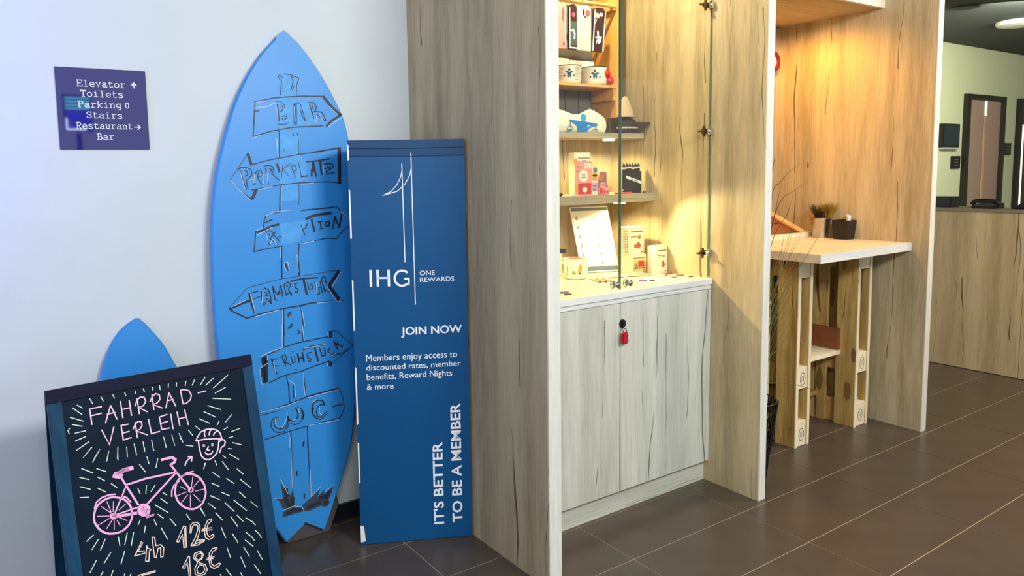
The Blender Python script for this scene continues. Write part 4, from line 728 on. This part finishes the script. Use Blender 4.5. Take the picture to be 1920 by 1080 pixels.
pen('pencil', 'short black pencil at the right end of the lower shelf', (.682, .603, ZL + .004), (.706, .612, ZL + .004), .0038, BLACK)
pen('pen', 'dark green pen at the left end of the lower shelf', (.14, .606, ZL + .008), (.206, .602, ZL + .008), .0076, mat('dark_green_plastic', (24, 44, 34), .4))
pen('pen', 'thin pale pen with dark tip, left on the lower shelf', (.218, .603, ZL + .0034), (.273, .606, ZL + .0034), .0030, WHITE)

# info sheet stand
ih = thing('sheet_stand', 'acrylic stand with a tall cream info sheet on the worktop', 'info sheet', (.50, .69, ZC))
A = Vector((.4175, .722, ZC + .004)); U = (Vector((.6026, .6641, 0)) - Vector((.4225, .720, 0))).normalized(); N_ = U.cross(Vector((0, 0, 1)))
V_ = (Vector((-.18, .0, 1)).normalized() + -N_ * .16).normalized()
V_ = Vector((-.012, .070, .297)).normalized()
N_ = U.cross(V_).normalized(); IP = Plane(A, U, V_, N_, .0006)
Wd, Hd = .188, .302
MB().prism([IP(0, 0, 0), IP(Wd, 0, 0), IP(Wd, Hd, 0), IP(0, Hd, 0)], -N_ * .004).build('sheet', mat('warm_paper', (246, 242, 222), .5), ih)
MB().box((.44, .70, ZC), (.60, .735, ZC + .003)).build('foot', GLASS, ih)
mb = MB(); rect(mb, IP, .004, Hd - .018, Wd - .004, Hd - .004, 1); rect(mb, IP, .004, .006, Wd - .004, .026, 1); mb.build('blue_bar', mat('slate_print', (92, 110, 120), .5), ih)
mb = MB()
for r in range(6):
    for c in range(2):
        x = .016 + c * .088; y = Hd - .048 - r * .042
        for k in range(3): rect(mb, IP, x + .026, y - k * .007, x + .070 - .006 * ((r + k) % 3), y + .0014 - k * .007, 1)
mb.build('fine_print', mat('faint_print', (196, 198, 184), .6), ih)
mb = MB()
for r in range(6):
    for c in range(2):
        x = .016 + c * .088; y = Hd - .052 - r * .042
        disc(mb, IP, x + .008, y, .006, .0085, 7); disc(mb, IP, x + .009, y - .007, .004, .003, 6, 1.5)
mb.build('icon', mat('icon_print', (150, 140, 100), .6), ih)

# souvenir boxes
def sbox(label, x0, x1, y0, y1, z0, z1, pic, sidem):
    t = thing('souvenir_box', label, 'box', ((x0 + x1) / 2, (y0 + y1) / 2, z0), 'souvenir boxes on the worktop')
    b = MB().box((x0, y0, z0), (x1, y1, z1)).build('box', CRM, t, bevel=.0015)
    p = FP(y0); w_, h_ = x1 - x0, z1 - z0
    mb = MB(); rect(mb, p, x0 + w_ * .12, z1 - h_ * .19, x1 - w_ * .10, z1 - h_ * .155); rect(mb, p, x1 - w_ * .22, z0 + h_ * .05, x1 - w_ * .12, z0 + h_ * .09); mb.build('title_print', mat('olive_print', (108, 92, 56), .6), t)
    if pic == 0:
        mb = MB(); disc(mb, p, x0 + w_ * .66, z0 + h_ * .62, w_ * .10, n=12); rect(mb, p, x0 + w_ * .12, z0 + h_ * .62, x0 + w_ * .5, z0 + h_ * .66); mb.build('brown_print', mat('tan_print', (168, 124, 74), .6), t)
        mb = MB(); disc(mb, p, x0 + w_ * .55, z0 + h_ * .30, w_ * .24, h_ * .09, 12); disc(mb, p, x0 + w_ * .62, z0 + h_ * .40, w_ * .08, h_ * .05, 8); mb.build('red_print', mat('brick_print', (190, 92, 60), .6), t)
    elif pic == 1:
        mb = MB(); rect(mb, p, x0 + w_ * .10, z0 + h_ * .10, x1 - w_ * .08, z0 + h_ * .86, .5); mb.build('green_print', mat('sand_print', (204, 186, 122), .6), t)
        mb = MB(); rect(mb, p, x0 + w_ * .44, z0 + h_ * .34, x0 + w_ * .84, z0 + h_ * .66, 2); mb.build('red_print', PRD, t)
        mb = MB(); mb.add([p(x0 + w_ * .2, z0 + h_ * .3, 2), p(x0 + w_ * .42, z0 + h_ * .3, 2), p(x0 + w_ * .31, z0 + h_ * .6, 2)], [(0, 1, 2)]); rect(mb, p, x0 + w_ * .15, z0 + h_ * .25, x0 + w_ * .9, z0 + h_ * .31, 2); mb.build('olive_print', mat('olive_print2', (122, 124, 74), .6), t)
    if sidem:
        mb = MB(); pl = Plane((x0, 0, 0), (0, 1, 0), (0, 0, 1), (-1, 0, 0), .001)
        for k in range(9):
            for j in range(3): disc(mb, pl, y0 + .008 + j * .010, z0 + .012 + k * (z1 - z0 - .02) / 9, .003, .004, 6)
        mb.build('speckle_print', mat('speckle', (110, 116, 120), .6), t)
    return t
sbox('lower souvenir box with a red and green picture, under the speckled box', .573, .668, .570, .640, ZC, .975, 1, False)
sbox('upper souvenir box with speckled side, stacked on the lower one', .577, .676, .590, .650, .9752, 1.098, 0, True)
sbox('souvenir box standing alone at right against the oak panel', .664, .7355, .508, .562, ZC, 1.014, 0, False)
wx = thing('white_gift_carton', 'blank cream carton in front of the right souvenir box', 'box', (.655, .515, ZC))
MB().box((.633, .492, ZC), (.682, .507, .968)).build('carton', CRM, wx, bevel=.001)

# mug on the worktop, and the box behind it
def mug(label, c, r, h, group, cat='mug', rimm=None, handle=None, body=None, name='mug'):
    t = thing(name, label, cat, c, group)
    MB().lathe(c, [(r * .82, 0), (r * .93, .004), (r, .012), (r, h), (r - .003, h), (r - .003, .006)], 32).build('body', body or mat('enamel_cream', (240, 230, 206), .3), t, smooth=True)
    MB().lathe(c, [(r + .0012, h - .002), (r + .0018, h + .0008), (r - .003, h + .0012)], 32, close=False).build('rim', rimm or BLACK, t, smooth=True)
    if handle is not None:
        a = handle; P = []
        for k in range(9):
            b = math.pi * (k / 8 - .5); d = r + math.cos(b) * .022 - .002; P.append((c[0] + math.cos(a) * d, c[1] + math.sin(a) * d, c[2] + h * .52 + math.sin(b) * h * .3))
        MB().tube(P, .004, 8).build('handle', body or mat('enamel_cream', (240, 230, 206), .3), t, smooth=True)
    return t
def wrap(c, r, a0): return lambda x, y, k=1.0: Vector((c[0] + (r + .0006 * k) * math.cos(a0 + x / r), c[1] + (r + .0006 * k) * math.sin(a0 + x / r), c[2] + y))
VIEW = lambda c: math.atan2(-1.721 - c[1], -1.7994 - c[0])
c = (.305, .640, ZC); t = mug('cream mug with an orange and green picture on the worktop', c, .052, .088, 'mugs', handle=2.75, rimm=mat('cream_rim', (236, 226, 200), .3))
W = wrap(c, .052, VIEW(c)); mb = MB(); mb.add([W(.010, .030), W(.026, .030), W(.030, .055), W(.024, .068), W(.014, .060)], [(0, 1, 2, 3, 4)]); mb.build('orange_print', ORG_, t)
mb = MB(); disc(mb, W, -.006, .028, .010, .005, 8); disc(mb, W, -.008, .035, .006, .004, 8); mb.build('green_print', PGR, t)
mb = MB(); disc(mb, W, .020, .027, .005, .004, 8); rect(mb, W, -.046, .022, -.034, .026); rect(mb, W, -.038, .03, -.036, .06); mb.build('dark_print', mat('dark_brown_print', (70, 44, 36), .6), t)
MB().lathe((.305, .640, ZC + .078), [(.030, 0), (.032, .008), (.018, .014)], 16).build('contents', mat('coral_candy', (214, 110, 80), .5), t, smooth=True)
wq = thing('white_carton', 'pale carton with a dark lid edge behind the cream mug', 'box', (.20, .78, ZC))
MB().box((.10, .735, ZC), (.315, .83, 1.005)).build('carton', CRM, wq, bevel=.002)
MB().box((.098, .733, 1.0055), (.317, .832, 1.010)).build('lid', mat('dark_lid', (52, 40, 34), .5), wq)
MB().box((.298, .728, .992), (.330, .7325, 1.010)).build('clip', BLACK, wq)
# small tokens
def token(label, x, y, rx, ry, m, nm='souvenir_tag', ring=True):
    t = thing(nm, label, 'tag', (x, y, ZC), 'little souvenir tags scattered on the worktop')
    mb = MB(); n = 14
    mb.prism([(x + rx * math.cos(6.2832 * i / n), y + ry * math.sin(6.2832 * i / n), ZC) for i in range(n)], (0, 0, .004)); mb.build('plate', m, t)
    if ring: MB().tube([(x - rx - .004 + .004 * math.cos(6.2832 * i / 8), y + .004 * math.sin(6.2832 * i / 8), ZC + .0012) for i in range(9)], .0009, 5).build('split_ring', CHROME, t)
VIO = mat('violet_plastic', (104, 76, 160), .4)
token('violet tag in the middle of the worktop, nearest the right knob', .466, .400, .019, .014, VIO)
token('olive-black oval tag just right of the violet tag', .500, .380, .012, .010, mat('olive_dark', (60, 56, 34), .5))
token('grey-white tag in front of the blank carton', .628, .440, .016, .013, mat('grey_white', (176, 172, 176), .4))
token('dark blue round tag beside the grey-white tag', .648, .436, .006, .006, mat('navy_tag', (36, 38, 70), .4), ring=False)
token('red tag touching the right souvenir box', .700, .468, .021, .011, RED)
token('red tag nearer the right end of the worktop', .702, .405, .019, .012, RED)
token('grey-brown oval tag between the two red tags and the front edge', .640, .385, .012, .010, mat('taupe_tag', (120, 112, 90), .5))
token('brown oval tag nearest the right front corner', .706, .350, .012, .009, mat('brown_tag', (110, 84, 50), .5))
token('violet tag at the left end of the worktop', .018, .384, .024, .012, VIO)
token('dark brown tag in front of the left violet tag', .004, .345, .018, .010, mat('brown_dark_tag', (70, 52, 40), .5))
for k, (a, b) in enumerate((((.330, .575), (.290, .460)), ((.350, .560), (.312, .450)), ((.372, .550), (.338, .445)))):
    pen('pen', ('leftmost', 'middle', 'rightmost')[k] + ' of three silver pens lying behind the left knob', (a[0], a[1], ZC + .0042), (b[0], b[1], ZC + .0042), .0040, mat('silver_pen', (196, 186, 160), .3, metal=.6), 'pen', 'silver pens on the worktop', mat('pen_tip', (90, 80, 60), .3, metal=.6))
for k, (pts, lb) in enumerate(([[(.40, .545), (.475, .520), (.488, .532), (.44, .560)], 'thin dark sheet standing for the book shadow, before the info sheet'], [[(.49, .525), (.600, .470), (.612, .482), (.53, .532)], 'thin dark leaflet right, before the lower souvenir box'])):
    o = MB().prism([(x, y, ZC) for x, y in pts], (0, 0, .0016)).build('leaflet', mat('olive_leaflet_and_shadow', (84, 78, 46), .6)); tag(o, lb, 'leaflet', 'leaflets on the worktop')  # left sheet stands in for the shadow cast by the books

# ------------------------------------------------------------------ upper shelf: pine rack, mugs, hanging packs, cushion, caps
rk = thing('pine_rack', 'small pine display rack with a shelf and dowels on the upper shelf', 'display rack', (.25, .77, ZU))
box((.610, .700, 1.590), (.625, .858, 2.36)).build('side_panel', PINE, rk, bevel=.001)
MB().prism([(.610, .765, 1.590), (.610, .856, 1.590), (.610, .856, ZU), (.610, .82, ZU)], (.015, 0, 0)).build('foot', PINE, rk)
MB().prism([(-.150, .705, ZU), (-.150, .856, ZU), (-.150, .856, 2.36), (-.150, .705, 2.36)], (.015, 0, 0)).build('side_panel', PINE, rk)
box((-.134, .700, 1.7210), (.6095, .857, 1.7330)).build('shelf_board', PINEX, rk, bevel=.001)
box((.594, .706, 1.668), (.6095, .850, 1.7205)).build('cleat', PINE, rk)
box((-.134, .8575, ZU + .03), (.6095, .8660, 2.36)).build('reflection_board', mat('grey_reflection', (104, 98, 88), .9, noise=.06, nscale=15), rk)  # grey board and the dark lines below stand in for a glass reflection
for x in (.33, .44, .52): box((x, .8560, 1.55), (x + .004, .8574, 1.72)).build('reflection_stripe', mat('reflection_stripe_dark', (44, 40, 36), .8), rk)
for z, y in ((2.079, .70), (2.074, .76)):
    MB().tube([(.10, y, z), (.5985, y, z)], .008, 10).build('dowel', PINEX, rk, smooth=True)
box((.585, .700, 2.062), (.6095, .80, 2.105)).build('dowel_block', PINE, rk)
for c, lb, st in (((.380, .765, 1.7332), 'enamel mug with black rim and thin stripes, left on the pine rack', True), ((.522, .752, 1.7332), 'enamel mug with black rim on the pine rack, beside the red bow', False)):
    t = mug(lb, c, .056 if st else .057, .079, 'enamel mugs', handle=2.6)
    W = wrap(c, .0572 if not st else .0562, VIEW(c) + .08); mb = MB()
    disc(mb, W, 0, .058, .0055, .006, 10); mb.add([W(-.020, .047), W(-.012, .0515), W(.012, .0515), W(.020, .047), W(.009, .044), W(.0085, .024), W(.0025, .024), W(0, .036), W(-.0025, .024), W(-.0085, .024), W(-.009, .044)], [tuple(range(11))])
    disc(mb, W, -.021, .032, .004, .005, 8); disc(mb, W, .021, .032, .004, .005, 8)
    mb.build('figure_print', mat('teal_navy_print', (28, 70, 104), .5), t)
    if st:
        mb = MB()
        for k in range(9):
            z = .016 + k * .0062
            for s in (-1, 1):
                Q = [(s * (.026 + .004 * j), z) for j in range(7)]; ribbon(mb, W, Q, .0006)
        mb.build('stripe_print', DINK, t)
bw = thing('red_bow', 'shiny red bow leaning on the right enamel mug', 'bow', (.565, .690, 1.7332))
for a, b in (((.552, .700, 1.782), (.016, .012, .019)), ((.568, .696, 1.752), (.018, .012, .019))):
    mb = MB(); prof = [(math.sin(math.pi * k / 8), -math.cos(math.pi * k / 8)) for k in range(9)]
    vs = []; n = 14
    for r, h in prof:
        for i in range(n): vs.append((a[0] + b[0] * max(r, .02) * math.cos(6.2832 * i / n), a[1] + b[1] * max(r, .02) * math.sin(6.2832 * i / n), a[2] + b[2] * h))
    mb.add(vs, [(j * n + i, j * n + (i + 1) % n, (j + 1) * n + (i + 1) % n, (j + 1) * n + i) for j in range(8) for i in range(n)]); mb.build('loop', RED, bw, smooth=True)
for lb, x0, x1, z1 in (('white carton behind the striped enamel mug', .300, .440, 1.858), ('wider white carton behind the right enamel mug', .446, .592, 1.853)):
    o = MB().box((x0, .828, 1.7332), (x1, .855, z1)).build('carton', WHITE, bevel=.001); tag(o, lb, 'box', 'white cartons on the pine rack')
DK = mat('pack_dark', (58, 34, 38), .4); PLA = mat('clear_pack', (200, 190, 186), .25)
for x0, x1, kind, lb in ((.245, .292, 0, 'pink hanging gift pack at the left of the dowel'), (.308, .352, 1, 'dark hanging gift pack with a white print, second on the dowel'), (.355, .4330, 2, 'cream hanging gift pack in the middle of the dowel'), (.452, .517, 3, 'clear hanging gift pack with a pink bow, rightmost on the dowel')):
    t = thing('hanging_pack', lb, 'gift pack', ((x0 + x1) / 2, .70, 1.868), 'gift packs hanging on the dowel')
    ln = .03 if kind == 3 else 0
    y = .676
    m1 = (PNK if kind == 0 else DK if kind == 1 else CRM if kind == 2 else DK)
    n = 5
    front = [(x0 + .001 - ln * .35, 1.868), (x1 - ln * .6, 1.868), (x1, 2.045), (x1 - .012, 2.058), (x0 + .012, 2.055), (x0, 2.045)]
    MB().prism([(x, y, z) for x, z in front], (0, .012, 0)).build('pouch', m1, t, bevel=.001)
    MB().tube([((x0 + x1) / 2, y + .006, 2.055), ((x0 + x1) / 2, .690, 2.092), ((x0 + x1) / 2, .702, 2.0905), ((x0 + x1) / 2, .712, 2.080)], .0015, 6).build('hook', CHROME, t)
    p = FP(y)
    if kind == 1:
        mb = MB(); rect(mb, p, x0 + .006, 1.885, x1 - .003, 1.985); mb.build('green_print', mat('slate_green', (70, 92, 84), .5), t)
        mb = MB(); ribbon(mb, p, [(.318, 1.945), (.330, 1.950), (.338, 1.935), (.336, 1.915)], .004, 2); ribbon(mb, p, [(x0 + .003, 1.872), (x0 + .003, 2.04)], .0022, 2); ribbon(mb, p, [(x0, 1.875), (x1, 1.875)], .003, 2); mb.build('white_print', INK, t)
        mb = MB(); disc(mb, p, .332, 2.012, .010, k=2); mb.build('pink_print', mat('rose_print', (190, 80, 96), .5), t)
    if kind == 2:
        mb = MB(); ribbon(mb, p, [(.372, 2.02), (.378, 1.99), (.394, 1.975), (.410, 1.99), (.416, 2.02)], .0006, 2)
        for xx in (.372, .416): ribbon(mb, p, [(xx + .006 * math.cos(6.2832 * i / 8), 1.912 + .007 * math.sin(6.2832 * i / 8)) for i in range(9)], .0007, 2)
        mb.build('line_print', mat('ochre_line', (188, 164, 110), .6), t)
        mb = MB(); disc(mb, p, .390, 2.028, .006, .014, k=2); disc(mb, p, .398, 2.010, .004, .006, k=2); mb.build('dark_print', DINK, t)
        mb = MB(); disc(mb, p, .413, 2.026, .013, .015, k=1.5); mb.build('pink_print', mat('rose_print', (190, 80, 96), .5), t)
    if kind == 0:
        mb = MB(); disc(mb, p, .275, 2.01, .006, .03, k=1.5); disc(mb, p, .278, 1.888, .006, .007, k=1.5); mb.build('rose_print', mat('rose_print', (190, 80, 96), .5), t)
        mb = MB(); ribbon(mb, p, [(x1 - .004, 1.872), (x1 - .004, 2.045)], .003, 1.8); mb.build('white_print', INK, t)
    if kind == 3:
        mb = MB(); disc(mb, p, .470, 2.022, .012, .012, k=2); disc(mb, p, .492, 2.028, .009, .009, k=2); mb.build('pink_print', mat('pale_rose', (232, 176, 180), .5), t)
        mb = MB(); ribbon(mb, p, [(.441, 1.872), (.452, 2.00), (.456, 2.045)], .0032, 2.4); ribbon(mb, p, [(.500, 1.872), (.508, 1.96), (.517, 2.04)], .0028, 2.4); ribbon(mb, p, [(.452, 1.985), (.465, 2.005)], .0018, 2.4)
        ribbon(mb, p, [(.470, 1.955), (.478, 1.905)], .005, 2.6); ribbon(mb, p, [(.459, 1.93), (.492, 1.932)], .004, 2.8); ribbon(mb, p, [(.462, 1.905), (.466, 1.918)], .003, 2.8); ribbon(mb, p, [(.486, 1.91), (.488, 1.925)], .003, 2.9); mb.build('white_print', INK, t)
# cushion
cs = thing('cushion', 'white fabric cushion with a blue figure leaning on the upper shelf', 'cushion', (.38, .70, ZU))
outl = smooth_closed([(.14, 1.524), (.30, 1.519), (.505, 1.5195), (.531, 1.530), (.536, 1.560), (.515, 1.592), (.443, 1.6215), (.415, 1.614), (.352, 1.596), (.256, 1.617), (.16, 1.612), (.13, 1.57)], 4)
ccx, ccz = .335, 1.566; mb = MB(); vs = []; fs = []; n = len(outl); R = 7
def bulge(s): return .022 * math.sqrt(max(0, 1 - s * s))
for side in (-1, 1):
    base = len(vs)
    for j in range(1, R + 1):
        s = j / R
        for x, z in outl: vs.append((ccx + (x - ccx) * s, .690 + side * bulge(s) * (1 if j < R else 0), ccz + (z - ccz) * s))
    ci = len(vs); vs.append((ccx, .690 + side * bulge(0), ccz))
    for j in range(R - 1):
        for i in range(n):
            q = (base + j * n + i, base + j * n + (i + 1) % n, base + (j + 1) * n + (i + 1) % n, base + (j + 1) * n + i); fs.append(q if side < 0 else q[::-1])
    for i in range(n):
        q = (ci, base + (i + 1) % n, base + i); fs.append(q if side < 0 else q[::-1])
mb.add(vs, fs); mb.build('cover', mat('cream_cotton', (240, 232, 204), .85, bump=.3, nscale=60), cs, smooth=True)
class Bulged:
    def __call__(s, x, y, k=1.0):
        dx, dz = (x - ccx), (y - ccz); s_ = min(.98, max(abs(dx) / .20, abs(dz) / .05) * .9)
        return Vector((x, .690 - .0235 - .0004 * k + .012 * s_ ** 2, y))
BQ = Bulged(); mb = MB()
mb.add([BQ(.293, 1.5735), BQ(.300, 1.5665), BQ(.340, 1.548), BQ(.352, 1.530), BQ(.350, 1.5205), BQ(.405, 1.5205), BQ(.412, 1.532), BQ(.430, 1.542), BQ(.462, 1.5475), BQ(.468, 1.553), BQ(.458, 1.559), BQ(.400, 1.564), BQ(.350, 1.568)], [tuple(range(13))])
mb.build('blue_figure', mat('figure_blue', (38, 128, 196), .6), cs)
mb = MB(); disc(mb, BQ, .380, 1.5825, .0165, .0175, 12, 1.6); mb.build('figure_head', mat('figure_blue_light', (62, 150, 206), .6), cs)
mb = MB(); ribbon(mb, BQ, [(.304, 1.567), (.304, 1.545)], .0016, 1.8); ribbon(mb, BQ, [(.456, 1.549), (.456, 1.533)], .0016, 1.8)
ribbon(mb, BQ, [(.306 + .017 * math.cos(a), 1.530 + .014 * math.sin(a)) for a in [math.pi * k / 8 for k in range(9)]], .0011, 1.8); ribbon(mb, BQ, [(.452 + .017 * math.cos(a), 1.5215 + .012 * math.sin(a)) for a in [math.pi * k / 8 for k in range(9)]], .0011, 1.8); mb.build('line_print', mat('slate_line', (60, 66, 84), .6), cs)
mb = MB(); disc(mb, BQ, .306, 1.527, .015, .006, 10, 1.2); mb.build('teal_print', mat('teal_print', (60, 140, 160), .6), cs)
# caps
def cap(label, c, rx, ry, h, m, bill, m2, bm, prof=None):
    t = thing('cap', label, 'cap', c, 'caps on the upper shelf'); mb = MB(); n = 28; vs = []; prof = prof or [(1, 0), (1.0, .25), (.95, .5), (.82, .74), (.6, .9), (.3, .985), (.02, 1)]
    for r, z in prof:
        for i in range(n): vs.append((c[0] + rx * r * math.cos(6.2832 * i / n), c[1] + ry * r * math.sin(6.2832 * i / n), c[2] + h * z))
    mb.add(vs, [(j * n + i, j * n + (i + 1) % n, (j + 1) * n + (i + 1) % n, (j + 1) * n + i) for j in range(6) for i in range(n)] + [tuple(range(6 * n, 7 * n))]); mb.build('crown', m, t, smooth=True)
    if bill: MB().prism(bill[0], bill[1]).build('visor', bm, t, bevel=.0015)
    if m2:
        W = lambda x, y, k=1.0: Vector((c[0] + (rx + .0012 * k) * math.cos(x), c[1] + (ry + .0012 * k) * math.sin(x), c[2] + y)); mb = MB()
        for k in range(26):
            a = math.pi * 1.0 + k * .118; mb.add([W(a, h * .30), W(a + .075, h * .30), W(a + .075, h * .40), W(a, h * .40)], [(0, 1, 2, 3)])
        mb.build('stitching', m2, t)
    return t
DBR = mat('dark_brown_cloth', (50, 38, 30), .85); TAN = mat('tan_cloth', (190, 164, 128), .85)
cap('dark brown cap with white stitched band, visor to the right', (.672, .699, ZU), .062, .040, .074, DBR, ([(.60, .656, ZU + .001), (.700, .656, ZU + .001), (.7355, .612, ZU + .040), (.7355, .70, ZU + .046), (.60, .70, ZU + .010)], (0, 0, .009)), mat('stitch_white', (220, 206, 196), .7), DBR)
cap('tan cap stacked on top of the dark brown cap', (.662, .700, ZU + .0745), .052, .036, .095, TAN, None, None, TAN, [(1, 0), (.94, .12), (.78, .35), (.62, .55), (.46, .75), (.28, .93), (.02, 1)])
pb = MB(); W = Plane((0, .6655, 0), (1, 0, 0), (0, 0, 1), (0, -1, 0), .001)
# a lit display across the hall: only its mirror image in the glossy sign is in view
dt = thing('lit_display', 'tall lit blue display across the hall, mirrored in the indigo sign', 'display', (-.875, -5.85, 0))
MB().box((-.90, -5.95, .02), (-.85, -5.90, 1.88)).box((-1.02, -6.0, 0), (-.73, -5.80, .02)).build('stand', BLACK, dt)
MB().box((-1.02, -5.93, 1.885), (-.735, -5.88, 2.30)).build('housing', BLACK, dt)
LP = Plane((0, -5.88, 0), (1, 0, 0), (0, 0, 1), (0, 1, 0), .002)
mb = MB(); mb.add([LP(-1.0, 1.905), LP(-.75, 1.905), LP(-.75, 2.12), LP(-1.0, 2.12)], [(3, 2, 1, 0)]); mb.build('blue_field', mat('display_blue', (40, 50, 190), .5, emit=(44, 50, 200), es=4), dt)
mb = MB()
for k in range(4): mb.add([LP(-1.0, 2.135 + k * .038), LP(-.75, 2.135 + k * .038), LP(-.75, 2.157 + k * .038), LP(-1.0, 2.157 + k * .038)], [(3, 2, 1, 0)])
mb.build('teal_stripe', mat('display_teal', (90, 190, 200), .5, emit=(96, 190, 205), es=7), dt)['kind'] = 'stuff'
mb = MB(); mb.add([LP(-1.0, 1.905, 2), LP(-.985, 1.905, 2), LP(-.985, 2.04, 2), LP(-1.0, 2.04, 2)], [(3, 2, 1, 0)]); mb.add([LP(-.985, 1.905, 2), LP(-.80, 1.905, 2), LP(-.80, 1.92, 2), LP(-.985, 1.92, 2)], [(3, 2, 1, 0)]); mb.build('white_corner', mat('display_white', (220, 235, 240), .5, emit=(220, 236, 245), es=12), dt)['kind'] = 'stuff'
